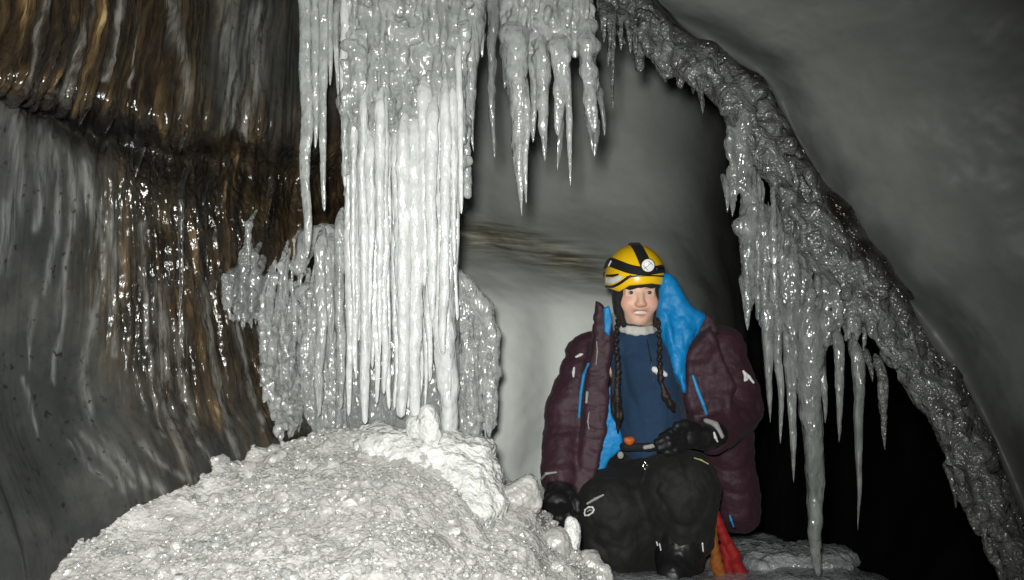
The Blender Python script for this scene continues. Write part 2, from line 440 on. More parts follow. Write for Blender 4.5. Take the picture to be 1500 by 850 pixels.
lipy = np.interp(px, [0, 80, 180, 280, 400], [135, 165, 215, 262, 300])
lip_shade = np.exp(-((py - lipy - nz * 22) / 42) ** 2) * (1 - sstep(270, 390, px)) * sstep(-10, 45, px + nz * 20)  # black ice below the lip, plus the overhang's shade painted into the colour
frost = .04 + .75 * np.exp(-((py - lipy - 85) / 95) ** 2) * (1 - sstep(110, 230, px)) + .95 * 1.3 * np.exp(-((py - 620) / 110) ** 2) * sstep(90, 190, px) * (1 - sstep(330, 430, px)) + .4 * sstep(300, 380, px) * (1 - sstep(150, 250, py))
STR = [([(20, 175), (32, 260), (15, 330), (2, 400)], 15), ([(55, 185), (62, 280), (52, 335)], 11), ([(78, 200), (87, 290), (80, 340), (62, 430)], 8), ([(102, 215), (112, 300), (96, 380), (86, 470), (80, 560)], 8),
       ([(125, 240), (142, 330), (150, 400), (137, 450), (121, 546), (135, 620), (162, 663), (185, 720)], 9), ([(150, 300), (166, 380), (170, 430), (165, 520)], 9), ([(35, 555), (42, 600), (52, 640)], 4), ([(48, 440), (42, 540)], 4), ([(10, 300), (-5, 380)], 9),
       ([(233, 420), (240, 500), (243, 587), (262, 650), (283, 703)], 12), ([(262, 480), (268, 560), (290, 640), (320, 690)], 8), ([(304, 420), (312, 520), (324, 592), (335, 640), (344, 668)], 8), ([(100, 650), (130, 690), (165, 712)], 6), ([(120, 640), (160, 680), (200, 715)], 7), ([(205, 650), (235, 680), (270, 702)], 6), ([(150, 660), (200, 695), (240, 722)], 11),
       ([(375, 480), (392, 560), (410, 625)], 6), ([(345, 470), (360, 560), (385, 630)], 6), ([(200, 330), (215, 450), (222, 560), (240, 640)], 5), ([(132, 0), (112, 70), (88, 140)], 6), ([(180, -20), (166, 60), (147, 116)], 5), ([(252, -20), (266, 90), (262, 170)], 9), ([(62, -20), (48, 60), (36, 118)], 5), ([(205, -10), (196, 70), (190, 130)], 4), ([(335, 0), (340, 100), (330, 190)], 16), ([(380, 20), (372, 110), (360, 200)], 18)]
wx = px + 9 * fbm(np.stack([px / 34, py / 60, 0 * px], 1), 3, 71); fr = np.zeros(len(px))
for pl, wd in STR:
    best = np.full(len(px), 1e9); L0 = 0.0
    for (xa, ya), (xb, yb) in zip(pl[:-1], pl[1:]):
        ex, ey = xb - xa, yb - ya; t = np.clip(((wx - xa) * ex + (py - ya) * ey) / (ex * ex + ey * ey), 0, 1); best = np.minimum(best, np.hypot(wx - xa - ex * t, py - ya - ey * t))
    yn = (py - pl[0][1]) / max(pl[-1][1] - pl[0][1], 1)
    fr = np.maximum(fr, np.exp(-(best / (wd * (1.0 - .45 * np.clip(yn, 0, 1)))) ** 2))
frost = .10 * frost + 1.0 * fr
frost = np.clip(frost * (1 - .8 * sstep(640, 760, py) * (1 - sstep(80, 190, px))), 0, 1)
wet = np.clip(sstep(150, 260, py + nz * 50) * (1 - sstep(420, 560, py + nz * 60)) * sstep(120, 230, px + nz * 50) + lip_shade * .7 + .25 * brown, 0, 1) * (.25 + .75 * sstep(-.15, .25, fbm(np.stack([px / 75, py / 60, 0 * px], 1), 3, 91)))
V[:, 2] += (.030 * fbm(np.stack([u * 26, v * 3, 0 * u], 1), 3, 61) + .02 * fbm(np.stack([u * 70, v * 3, 0 * u], 1), 2, 63)) * np.exp(-((py - lipy) / 90) ** 2)
flow = np.stack([u * 48, v * 14, 0 * u], 1)
amp = .001 + .015 * brown * (1 - .5 * sstep(400, 600, py))
n_ = normals(V, Q); s_ = -1 if (n_ * (np.array([0, 0, CZ]) - V)).sum(1).mean() < 0 else 1
d = amp * fbm(flow * [1.5, .3, 1], 3, 21) + .55 * amp * fbm(flow * [4.5, 1.2, 1], 3, 31) + .012 * fbm(V * 3.5, 4, 9) + .004 * brown * fbm(V * 38, 3, 14)
V = V + n_ * s_ * d[:, None]
LW = V.copy(); LWpx = np.stack(topx(V), 1); LWok = (V[:, 1] > .8)
wl = mesh_obj('cave_wall', V, face_eye(V, Q), M['left'], uv=np.stack([u * 3, v * 3], 1), attrs=dict(brown=brown, lip_shade=lip_shade, frost=frost, wet=wet))
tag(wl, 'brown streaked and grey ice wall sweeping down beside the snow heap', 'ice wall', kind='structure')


def wallY(x, y):
    d = ((LWpx - [x, y]) ** 2).sum(1) + (~LWok) * 1e9; return LW[d.argmin(), 1]


# back wall with its alcove, running off into the tunnel on the right
rows = [-260, 0, 150, 290, 355, 400, 450, 560, 680, 790, 1000]
def bcol(px_, Ys, dx=None): return [at(px_ + (dx[i] if dx else 0), y, Y) for i, (y, Y) in enumerate(zip(rows, Ys))]
B = [
    bcol(470, [3.2, 3.2, 3.2, 3.2, 3.1, 3.05, 3.0, 2.95, 2.9, 2.9, 2.9]),
    bcol(590, [3.6, 3.6, 3.5, 3.4, 3.25, 3.1, 2.95, 2.85, 2.8, 2.8, 2.8]),
    bcol(680, [4.0, 4.0, 3.9, 3.7, 3.5, 3.25, 3.0, 2.85, 2.8, 2.8, 2.8]),
    bcol(745, [4.3, 4.3, 4.2, 4.0, 3.75, 3.45, 3.15, 2.98, 2.95, 2.95, 2.95]),
    bcol(800, [4.5, 4.5, 4.4, 4.2, 3.9, 3.6, 3.32, 3.2, 3.15, 3.1, 3.1]),
    bcol(870, [4.6, 4.6, 4.5, 4.3, 4.0, 3.7, 3.42, 3.28, 3.2, 3.15, 3.15]),
    bcol(950, [4.7, 4.7, 4.6, 4.4, 4.15, 3.9, 3.6, 3.4, 3.3, 3.25, 3.2]),
    bcol(1020, [4.9, 4.9, 4.8, 4.6, 4.45, 4.3, 4.05, 3.8, 3.7, 3.6, 3.5]),
    bcol(1080, [5.3, 5.3, 5.2, 5.1, 5.0, 4.9, 4.75, 4.6, 4.5, 4.4, 4.4]),
    bcol(1150, [6.2] * 11), bcol(1240, [7.6] * 11), bcol(1400, [9.0] * 11), bcol(1700, [10.0] * 11),
]
V, Q, u, v = sheet(B, 420, 380)
px, py = topx(V)
band = np.exp(-((py - (352 + (px - 700) * .19 + 10 * fbm(np.stack([px / 70, py / 70, 0 * px], 1), 3, 2))) / 26) ** 2) * (1 - sstep(840, 930, px))
n_ = normals(V, Q); s_ = -1 if (n_ * (np.array([0, 0, CZ]) - V)).sum(1).mean() < 0 else 1
d = .045 * fbm(V * 1.3, 2, 4) + .007 * fbm(V * [4, 4, 7], 3, 8) + .02 * band * fbm(V * [4, 4, 30], 3, 12)
V = V + n_ * s_ * d[:, None]
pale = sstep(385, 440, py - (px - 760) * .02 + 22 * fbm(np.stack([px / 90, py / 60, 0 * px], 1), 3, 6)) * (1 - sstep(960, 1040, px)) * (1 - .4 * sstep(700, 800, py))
tag(mesh_obj('cave_wall', V, face_eye(V, Q), M['back'], attrs=dict(band=band, pale=pale, shade_seam=sstep(930, 1110, px + 40 * fbm(V * 1.5, 3, 15)))), 'smooth pale grey ice wall with a rounded alcove behind the climber', 'ice wall', kind='structure')  # right end darkened: the unlit tunnel's gloom is painted into the colour

# right wall: hangs down to the rib, curls round it and runs back into the dark
RIB = [((850, -120), 2.75), ((905, -30), 2.7), ((960, 35), 2.62), ((1040, 88), 2.55), ((1105, 135), 2.48), ((1150, 225), 2.42), ((1215, 335), 2.36), ((1300, 445), 2.3), ((1385, 560), 2.24), ((1440, 670), 2.18), ((1490, 790), 2.12), ((1540, 930), 2.05)]
R = []
R.append([at(x + 520, y + 60, Y + 5.5) for (x, y), Y in RIB])
R.append([at(x + 150, y + 30, Y + 1.6) for (x, y), Y in RIB])
R.append([at(x + 62, y + 2, Y + .35) for (x, y), Y in RIB])
R.append([at(x + 20, y - 12, Y + .02) for (x, y), Y in RIB])
R.append([at(x + 75, y - 48, Y + .06) for (x, y), Y in RIB])
R.append([at(x + 190, y - 125, Y + .04) for (x, y), Y in RIB])
R.append([at(x + 380, y - 240, Y - .12) for (x, y), Y in RIB])
R.append([at(x + 640, y - 360, Y - .42) for (x, y), Y in RIB])
R.append([at(x + 1000, y - 480, Y - .85) for (x, y), Y in RIB])
R.append([(2.3 - .03 * i, .4 - .05 * i, 2.5 - .27 * i) for i in range(len(RIB))])
R.append([(2.5, -1.2, 2.5 - .27 * i) for i in range(len(RIB))])
R.append([(2.5, -2.8, 2.5 - .27 * i) for i in range(len(RIB))])
V, Q, u, v = sheet(R, 420, 320)
n_ = normals(V, Q)
d = .07 * fbm(V * 1.6, 3, 40) + .010 * fbm(V * 7, 4, 44)
V = V + n_ * d[:, None]
tag(mesh_obj('cave_wall', V, Q, M['right'], attrs=dict(band=0 * u, shade_seam=.75 * (1 - sstep(.30, .375, u + .05 * fbm(V * 5, 4, 19))))), 'smooth dark grey ice wall arching above the icy rib', 'ice wall', kind='structure')


# roof, floor and the outer shell of the cave
def grid(x0, x1, y0, y1, nx, ny, zf):
    x, y = np.meshgrid(np.linspace(x0, x1, nx), np.linspace(y0, y1, ny), indexing='ij')
    V = np.stack([x, y, zf(x, y)], -1).reshape(-1, 3)
    i, j = np.meshgrid(np.arange(nx - 1), np.arange(ny - 1), indexing='ij'); a = (i * ny + j).ravel()
    return V, np.stack([a, a + ny, a + ny + 1, a + 1], 1)


def n2(x, y, f, o=4, s=0): return fbm(np.stack([x * f, y * f, 0 * x + .37], -1), o, s)
V, Q = grid(-2.6, 3.4, -3, 6.5, 140, 200, lambda x, y: 2.12 + .42 * np.clip(y - 2.4, 0, 9) + .10 * n2(x, y, 1.4, 4, 3) + .03 * n2(x, y, 6, 3, 4))
tag(mesh_obj('cave_ceiling', V, Q[:, ::-1].copy(), M['right'], attrs=dict(band=np.zeros(len(V)))), 'low grey ice roof the icicles hang from', 'ice roof', kind='structure')


def floor_z(x, y):
    z = .135 - .19 * (y - 2.35) + .030 * n2(x, y, 5, 4, 6) + .012 * n2(x, y, 22, 3, 7)
    z = np.where(y < 2.35, .135 + .03 * n2(x, y, 5, 4, 6) + .012 * n2(x, y, 22, 3, 7), z)
    z = np.maximum(z, -.15 + .05 * n2(x, y, 3, 3, 2))
    hole = sstep(1.15, 1.45, x + .1 * n2(x, y, 4, 3, 1)) * sstep(2.2, 2.7, y)
    return z - 2.4 * hole
V, Q = grid(-3, 5, -3, 9.5, 420, 560, floor_z)
tag(mesh_obj('ground', V, Q, M['floor']), 'snowy ice floor under the climber', 'snow floor', kind='structure')

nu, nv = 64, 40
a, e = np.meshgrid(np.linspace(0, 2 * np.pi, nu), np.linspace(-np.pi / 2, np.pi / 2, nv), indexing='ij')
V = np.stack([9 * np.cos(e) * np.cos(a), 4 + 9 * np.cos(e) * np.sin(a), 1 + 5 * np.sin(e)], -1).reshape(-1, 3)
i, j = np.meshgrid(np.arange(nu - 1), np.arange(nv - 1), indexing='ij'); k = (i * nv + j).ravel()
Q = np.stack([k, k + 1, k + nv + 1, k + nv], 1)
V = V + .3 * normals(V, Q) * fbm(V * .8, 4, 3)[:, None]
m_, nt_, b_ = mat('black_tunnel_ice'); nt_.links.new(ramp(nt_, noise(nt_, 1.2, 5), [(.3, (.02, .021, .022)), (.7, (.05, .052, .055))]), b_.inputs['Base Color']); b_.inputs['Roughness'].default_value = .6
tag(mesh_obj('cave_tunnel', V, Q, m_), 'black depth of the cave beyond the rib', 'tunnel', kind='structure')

# ------------------------------------------------------------------ the heap of granular ice
RX = [-3, -1.2, -.9, -.61, -.53, -.457, -.362, -.30, -.248, -.171, -.095, -.057, .038, .07, .10, .19, .25, .32, .45, .8]
RZ = [.74, .69, .655, .572, .60, .60, .60, .60, .60, .56, .50, .465, .445, .40, .36, .27, .205, .14, .06, -.2]


def heap_z(x, y):
    s = np.interp(y, [-.5, .6, 1.1, 1.5, 1.85, 2.15, 2.3, 2.55, 2.8], [.25, .42, .63, .785, .9, 1.0, .97, .5, -.1])
    xs = x * np.interp(y, [1.2, 2.2], [.75, 1.0]) + .05 * n2(x, y, 7, 3, 9)
    z = np.interp(xs, RX, RZ) * s
    return z + .030 * n2(x, y, 5, 4, 11) + .016 * n2(x, y, 18, 3, 12) + .004 * n2(x, y, 60, 2, 13)
V, Q = grid(-1.6, .8, .3, 2.8, 520, 540, heap_z)
heap = mesh_obj('snow_heap', V, Q, M['snow']); tag(heap, 'broad sloping heap of coarse granular ice under the icicle curtain', 'snow heap')

ico = []
import bmesh
for s in range(6):
    bm = bmesh.new(); bmesh.ops.create_icosphere(bm, subdivisions=2, radius=1)
    W = np.array([v.co[:] for v in bm.verts]); Fi = np.array([[v.index for v in f.verts] for f in bm.faces]); bm.free()
    W = W * (1 + .38 * vnoise(W * 1.6 + s * 9.1, s)[:, None] + .30 * vnoise(W * 3.3 + s * 5.3, s + 9)[:, None]) * [1, .8 + .07 * s, .7]; ico.append((W, Fi))
VV, FF, nvv = [], [], 0
GX, GY = RNG.uniform(-1.35, .42, 90000), RNG.uniform(.95, 2.32, 90000)
GZ = heap_z(GX, GY); gp, gq = CX + FPX * GX / GY, CY + FPX * (CZ - GZ) / GY
ok = (RNG.random(90000) < .25 + .75 * sstep(-.25, .35, n2(GX, GY, 5, 3, 51))) & (gp > -20) & (gp < 960) & (gq < 880)
for n, (x, y, z) in enumerate(np.stack([GX, GY, GZ], 1)[ok][:11000]):
    r = .0024 + .0052 * random.random() ** 2.4
    if random.random() < .03: r = random.uniform(.007, .013)
    if n % 60 == 0 and x > -.75: r = random.uniform(.010, .021)
    W, Fi = ico[n % 6]; a, b = random.uniform(0, 6.28), random.uniform(-.6, .6)
    Rz = np.array([[math.cos(a), -math.sin(a), 0], [math.sin(a), math.cos(a), 0], [0, 0, 1]]); Rx = np.array([[1, 0, 0], [0, math.cos(b), -math.sin(b)], [0, math.sin(b), math.cos(b)]])
    VV.append(W @ (Rz @ Rx).T * r + [x, y, z + r * .15]); FF.append(Fi + nvv); nvv += len(W)
gr = mesh_obj('ice_granules', np.concatenate(VV), np.concatenate(FF), M['granule'])
gr.data.polygons.foreach_set('use_smooth', np.zeros(len(gr.data.polygons), bool))
gr.data.materials.append(M['crust'])
gr.data.polygons.foreach_set('material_index', np.repeat(RNG.random(len(FF)) < .22, len(ico[0][1])).astype(np.int32))
tag(gr, 'loose glassy grains of ice strewn over the snow heap', 'ice grains', kind='stuff')


# ------------------------------------------------------------------ lumps and stumps on the heap
def solid(name, lo, hi, h, build, material, rl=(), parent=None, attrs=None, seed=3):
    f = Field(lo, hi, h); build(f); V, Q = f.mesh()
    if rl: V = rough(V, Q, *rl, seed=seed)
    return mesh_obj(name, V, Q, material, parent, attrs=attrs(V) if attrs else None)


def bb(*pts, m=.08):
    P = np.array(pts); return P.min(0) - m, P.max(0) + m


def b_lump(f):
    r = random.Random(4)
    for (x, y, Y, rx, rz) in [(640, 690, 2.08, 60, 45), (690, 705, 2.05, 42, 40), (600, 655, 2.12, 48, 30), (560, 640, 2.14, 40, 18), (660, 650, 2.14, 40, 26), (705, 730, 2.02, 30, 28), (640, 740, 1.98, 50, 30), (590, 690, 2.05, 40, 25), (700, 680, 2.1, 26, 26), (540, 636, 2.16, 28, 14)]:
        f.ell(at(x, y + 10, Y + .02), (rx / FPX * Y, .10, rz / FPX * Y), .05)
    for _ in range(60):
        x, y = r.uniform(550, 725), r.uniform(645, 755); f.ell(at(x, y, 1.98 + .16 * (755 - y) / 110 + r.uniform(-.02, .02)), r.uniform(.008, .02), .03)
lo, hi = bb(at(500, 600, 2.1), at(745, 780, 1.95), m=.15)
tag(solid('ice_lump', lo, hi, .006, b_lump, M['lump'], ((.020, 11, 4), (.010, 36, 3), (.005, 95, 3))), 'smooth white frozen lump crowning the heap below the icicle curtain', 'ice lump')


def lump(name, parts, label, mt='lump', h=.004, rl=((.006, 40, 3),)):
    lo, hi = bb(*[at(x, y, Y) for x, y, Y, *_ in parts], m=.09)
    def b(f):
        for x, y, Y, rx, rz in parts: f.ell(at(x, y, Y), (rx / FPX * Y, min(rx, rz) / FPX * Y * 1.1, rz / FPX * Y), .018)
    return tag(solid(name, lo, hi, h, b, M[mt], rl), label, 'ice stump' if 'stump' in name else 'ice lump')
lump('ice_stump', [(627, 612, 2.08, 14, 20), (630, 632, 2.08, 17, 24), (606, 628, 2.09, 12, 18)], 'rounded white ice stump standing on top of the frozen lump')
lump('ice_lump', [(772, 712, 2.12, 17, 16), (762, 728, 2.1, 22, 20), (735, 722, 2.1, 18, 12), (783, 735, 2.1, 10, 16)], "knobbly glassy ice lump beside the climber's resting glove", 'granule', rl=((.008, 40, 3), (.003, 110, 2)))
lump('ice_stump', [(838, 772, 2.15, 12, 16), (836, 795, 2.14, 14, 22), (833, 825, 2.12, 18, 26)], "thumb-shaped white ice stump in front of the climber's knee")
lump('ice_lump', [(862, 828, 2.1, 20, 22), (880, 845, 2.08, 20, 18), (815, 800, 2.08, 22, 26)], 'low glassy ice lump at the right foot of the heap', 'granule', rl=((.008, 40, 3), (.003, 110, 2)))
lump('ice_lump', [(412, 668, 2.0, 9, 8), (400, 675, 1.98, 8, 7)], 'small clear bead of ice where the heap meets the streaked wall', 'granule')


# ------------------------------------------------------------------ icicles
def icicle(x0, y0, x1, y1, w, Y, mt, label, group, taper=.5, lmp=.12, Y1=None, seed=None, name='icicle', bulb=0, top=.05):
    seed = seed if seed is not None else int(x0 * 7 + y0 * 3 + x1)
    a = at(x0, y0, Y); b = at(x1, y1, Y1 or Y); r0 = w / 2 / FPX * Y
    Ln = np.linalg.norm(b - a); nr = int(np.clip(Ln / .0075, 12, 130)); ns = 14
    t = np.linspace(0, 1, nr); th = np.linspace(0, 2 * np.pi, ns, endpoint=False)
    ax = a + (b - a) * t[:, None]
    wob = np.stack([vnoise(np.stack([t * Ln * 7, 0 * t + seed * .71, 0 * t], 1), 3), vnoise(np.stack([t * Ln * 7, 0 * t + seed * .37, 0 * t + 5], 1), 4), 0 * t], 1)
    ax = ax + wob * (min(.006, r0 * .5)) * np.minimum(1, t * 4)[:, None]
    r = (r0 * ((1 - t) ** taper) * .96 + .0011 * (1 - t ** 12)) * np.sqrt(np.clip(t * Ln / min(top, Ln * .12) + .02, 0, 1))
    ax[:, 1] += .05 * np.clip(1 - t * Ln / .10, 0, 1) ** 2
    if bulb: r = r + bulb / FPX * Y * np.exp(-((t - .96) / .03) ** 2)
    P = np.stack([np.cos(th), np.sin(th)], 1)
    q = np.stack([np.broadcast_to(P[None, :, 0], (nr, ns)) * 1.1, np.broadcast_to(P[None, :, 1], (nr, ns)) * 1.1, np.broadcast_to((t * Ln * 26)[:, None], (nr, ns)) + seed * 1.37], -1)
    rr = r[:, None] * (1 + lmp * 1.9 * fbm(q, 3, seed) + .3 * vnoise(q * [1, 1, .12], seed + 3))
    V = ax[:, None, :] + np.stack([rr * P[:, 0], rr * P[:, 1], 0 * rr], -1)
    V = V.reshape(-1, 3); F_ = []
    for i in range(nr - 1):
        for j in range(ns):
            k = (j + 1) % ns; F_.append((i * ns + j, (i + 1) * ns + j, (i + 1) * ns + k, i * ns + k))
    F_.append(tuple(range(ns))); F_.append(tuple((nr - 1) * ns + j for j in reversed(range(ns))))
    return tag(mesh_obj(name, V, F_, M[mt]), label, 'icicle', group)


# the big frozen curtain: upper mass
def b_curtain(f):
    r = random.Random(21)
    for (x, w) in [(525, 34), (560, 42), (600, 46), (640, 44), (668, 26)]:
        f.cap(at(x, -150, 2.28), at(x, 215 + r.uniform(-10, 30), 2.26), w / FPX * 2.2, w * .8 / FPX * 2.2, .04)
    for _ in range(150):
        x = r.uniform(502, 686); y = r.uniform(-140, 200); l = r.uniform(30, 170); Y = 2.2 + r.uniform(-.03, .03)
        rr = r.uniform(.005, .014)
        x2 = x + r.uniform(-4, 4); f.cap(at(x, y, Y), at(x2, min(y + l, 285), Y - .004), rr, rr * .7, .014)
    for _ in range(170):
        x = r.uniform(500, 688); y = r.uniform(-120, 250); Y = 2.185 + r.uniform(-.02, .03)
        f.ell(at(x, y, Y), (r.uniform(.006, .018), .012, r.uniform(.008, .022)), .012)
lo, hi = bb(at(490, -170, 2.3), at(700, 320, 2.2), m=.06)
lo[1] = 2.08; hi[1] = 2.42
tag(solid('ice_curtain', lo, hi, .0042, b_curtain, M['cloudy'], ((.013, 24, 3, (1, 1, .6)), (.0035, 75, 2, (1, 1, .7)))), 'massive bumpy white ice curtain hanging from the roof above the heap', 'ice curtain')


def b_sheet(f):      # thin back sheet between the columns, lower half
    r = random.Random(5)
    for x in range(512, 672, 9):
        y0 = 180; y1 = r.uniform(640, 705)
        f.cap(at(x, y0, 2.3), at(x + r.uniform(-3, 3), y1, 2.28), r.uniform(.012, .018), r.uniform(.007, .012), .02)
lo, hi = bb(at(495, 160, 2.3), at(690, 720, 2.3), m=.05)
tag(solid('ice_curtain', lo, hi, .005, b_sheet, M['clear'], ((.004, 50, 3, (1, 1, .4)),)), 'thin cloudy ice sheet behind the long white icicle columns', 'ice curtain')

G1 = 'white icicles of the big curtain'
LOW = [  # x0,y0,x1,y1,w,Y,taper
    (516, 200, 522, 556, 17, 2.20, .35, 'white icicle ending above the heap near the left edge of the curtain'),
    (533, 215, 536, 622, 22, 2.17, .22, 'thick white icicle column reaching the heap, leftmost of the tall columns'),
    (549, 240, 551, 592, 16, 2.19, .4, 'slim white icicle just right of the leftmost tall column'),
    (562, 250, 564, 578, 18, 2.16, .35, 'white icicle stopping short above the crest of the heap'),
    (573, 245, 575, 488, 13, 2.21, .4, 'short thin icicle ending halfway down beside a dark gap'),
    (583, 240, 585, 464, 19, 2.18, .3, 'white icicle with a blunt end in the middle of the curtain'),
    (591, 260, 590, 612, 21, 2.15, .2, 'brightest thick white column hanging in the middle of the curtain'),
    (606, 235, 607, 640, 24, 2.17, .15, 'white column that fuses with the rounded stump on the heap'),
    (622, 225, 621, 420, 20, 2.16, .3, 'white icicle above the broad tapered column'),
    (642, 260, 656, 655, 40, 2.19, .3, 'broad ribbed ice column narrowing to the heap on the right'),
    (634, 210, 632, 470, 22, 2.14, .3, 'white icicle in front of the broad tapered column'),
    (650, 220, 651, 520, 20, 2.13, .3, 'long white icicle over the right side of the broad column'),
    (663, 200, 665, 387, 13, 2.14, .3, 'white icicle with a blunt tip against the back wall at the curtain edge'),
    (672, 120, 674, 314, 11, 2.15, .35, 'outermost short white icicle on the right edge of the curtain'),
    (524, 260, 526, 500, 12, 2.22, .4, 'thin icicle tucked between the two leftmost columns'),
    (600, 280, 599, 560, 12, 2.2, .4, 'thin icicle tucked between the two central columns'),
    (616, 290, 615, 590, 14, 2.2, .35, 'thin icicle left of the broad ribbed column'),
    (505, 60, 505, 275, 15, 2.2, .35, 'icicle with a blunt tip on the left edge of the upper curtain'),
    (541, 260, 543, 470, 13, 2.15, .4, 'thin white icicle overlapping the leftmost tall column'),
    (556, 230, 557, 520, 14, 2.14, .4, 'bright thin icicle left of the crest, in front of its neighbours'),
    (569, 260, 570, 600, 14, 2.18, .3, 'straight slender column dropping to the crest of the heap'),
    (645, 240, 643, 560, 16, 2.17, .3, 'white icicle running down the left side of the broad column'),
    (658, 260, 659, 590, 14, 2.16, .3, 'slender white icicle along the right side of the broad column'),
    (627, 230, 628, 560, 15, 2.18, .3, 'slender icicle falling into the notch left of the broad column'),
    (511, 250, 512, 610, 15, 2.22, .25, 'grey white icicle bordering the dark gap on the left of the curtain'),
    (519, 280, 520, 470, 10, 2.19, .3, 'thin white icicle filling the gaps between the tall columns'),
    (529, 280, 530, 590, 10, 2.21, .3, 'thin white icicle filling the gaps between the tall columns'),
    (545, 280, 546, 540, 10, 2.2, .3, 'thin white icicle filling the gaps between the tall columns'),
    (560, 280, 561, 500, 10, 2.2, .3, 'thin white icicle filling the gaps between the tall columns'),
    (578, 280, 579, 600, 11, 2.22, .3, 'thin white icicle filling the gaps between the tall columns'),
    (587, 280, 588, 520, 10, 2.2, .3, 'thin white icicle filling the gaps between the tall columns'),
    (612, 280, 613, 540, 10, 2.19, .3, 'thin white icicle filling the gaps between the tall columns'),
    (622, 280, 623, 600, 10, 2.21, .3, 'thin white icicle filling the gaps between the tall columns'),
    (638, 280, 639, 500, 10, 2.17, .3, 'thin white icicle filling the gaps between the tall columns'),
    (653, 280, 654, 600, 10, 2.19, .3, 'thin white icicle filling the gaps between the tall columns'),
    (667, 280, 668, 470, 10, 2.19, .3, 'thin white icicle filling the gaps between the tall columns'),
    (596, 280, 597, 600, 10, 2.21, .3, 'thin white icicle filling the gaps between the tall columns'),

]
for i, (x0, y0, x1, y1, w, Y, tp, lb) in enumerate(LOW): icicle(x0, y0 - 70 - (i * 37) % 60, x1, y1, w * (.78 + .34 * ((i * 61) % 10) / 10), Y, 'milky', lb, G1, tp * .8, .16, top=.22)

G2 = 'icicles left of the big curtain'
for a in [
    (445, -60, 450, 378, 19, 2.12, 'cloudy', 'long grey icicle at the far left, hanging in front of the brown wall', .3, .12),
    (460, -60, 463, 218, 13, 2.13, 'cloudy', 'grey icicle just right of the long leftmost one', .35, .12),
    (472, -60, 474, 310, 17, 2.12, 'cloudy', 'grey icicle ending level with the middle of the curtain', .35, .15),
    (483, -60, 483, 126, 9, 2.14, 'cloudy', 'thin short icicle in front of the dark gap by the curtain', .35, .1),
    (492, -20, 493, 141, 11, 2.15, 'cloudy', 'short blunt icicle touching the left edge of the curtain', .35, .1),
    (452, -40, 454, 120, 16, 2.14, 'cloudy', 'stubby grey icicle behind the long leftmost one', .4, .2),
    (468, 330, 470, 610, 16, 2.24, 'crust', 'clear icicle running down to the heap left of the curtain', .3, .25),
    (480, 340, 485, 505, 18, 2.26, 'crust', 'clear lumpy icicle in the dark recess left of the curtain', .4, .3),
    (497, 300, 498, 600, 15, 2.24, 'cloudy', 'cloudy icicle at the dark recess, reaching nearly to the heap', .25, .2),
]: icicle(*a[:8], G2, a[8], a[9])

# the second curtain, right of the big one
def b_c2(f):
    r = random.Random(8)
    for (x, w) in [(742, 14), (760, 18), (790, 18), (820, 22), (850, 20), (700, 14)]:
        f.cap(at(x, -150, 2.32), at(x, 55 + r.uniform(-5, 25), 2.3), w / FPX * 2.2, w * .8 / FPX * 2.2, .035)
    for _ in range(120):
        x = r.uniform(738, 868); y = r.uniform(-130, 75); rr = r.uniform(.005, .013); Y = 2.27 + r.uniform(-.03, .03)
        f.cap(at(x, y, Y), at(x + r.uniform(-4, 4), y + r.uniform(10, 40), Y), rr, rr * .7, .014)
    for x, y in [(869, 40), (872, 70), (700, 20)]: f.ell(at(x, y, 2.28), .016, .02)
lo, hi = bb(at(675, -170, 2.4), at(895, 150, 2.2), m=.05); lo[1] = 2.18; hi[1] = 2.45
tag(solid('ice_curtain', lo, hi, .0042, b_c2, M['cloudy'], ((.004, 50, 3), (.002, 130, 2))), 'lumpy greyish ice curtain with ragged points, over the empty back wall', 'ice curtain')
G3 = 'lumpy icicles over the back wall'
for a in [
    (693, -40, 693, 223, 38, 2.26, 'cloudy', 'tapering grey icicle alone right beside the big white curtain', .75, .15),
    (706, -60, 706, 85, 10, 2.28, 'cloudy', 'short thin icicle against the tapering grey icicle', .4, .1),
    (720, -60, 723, 232, 20, 2.36, 'clear', 'thin glassy icicle with a kinked tip, before the lumpy curtain', .5, .3),
    (755, 20, 764, 318, 50, 2.24, 'cloudy', 'longest lumpy icicle of the second curtain, ending in a needle tip', .95, .2),
    (768, 100, 772, 299, 15, 2.23, 'cloudy', 'needle icicle grown against the longest lumpy one', .5, .15),
    (780, 60, 780, 209, 14, 2.26, 'cloudy', 'thin short icicle in the gap of the second curtain', .5, .15),
    (793, 40, 798, 237, 26, 2.25, 'cloudy', 'crooked grey icicle in the middle of the second curtain', .7, .25),
    (818, 40, 820, 200, 40, 2.24, 'cloudy', 'swollen knobbly icicle with two thin tips', .6, .25),
    (822, 160, 817, 250, 10, 2.24, 'clear', 'left thin tip under the swollen knobbly icicle', .5, .2),
    (830, 80, 837, 273, 13, 2.23, 'cloudy', 'right long thin icicle on the swollen knobbly one', .45, .15),
    (855, 20, 870, 195, 44, 2.26, 'cloudy', 'club-shaped knobbly icicle on the right end of the second curtain', .45, .3),
    (862, 160, 867, 224, 12, 2.25, 'clear', 'left of the two small points below the club-shaped icicle', .6, .2),
    (873, 165, 873, 231, 12, 2.26, 'clear', 'right of the two small points below the club-shaped icicle', .6, .2),
    (880, 120, 884, 200, 12, 2.27, 'clear', 'small clear spike on the outer side of the club-shaped icicle', .6, .3),
    (745, 40, 741, 130, 16, 2.25, 'clear', 'small glassy spike left of the longest lumpy icicle', .6, .3),
]: icicle(*a[:8], G3, a[8], a[9])
G4 = 'small dim ice fringe at the start of the rib'
r = random.Random(3)
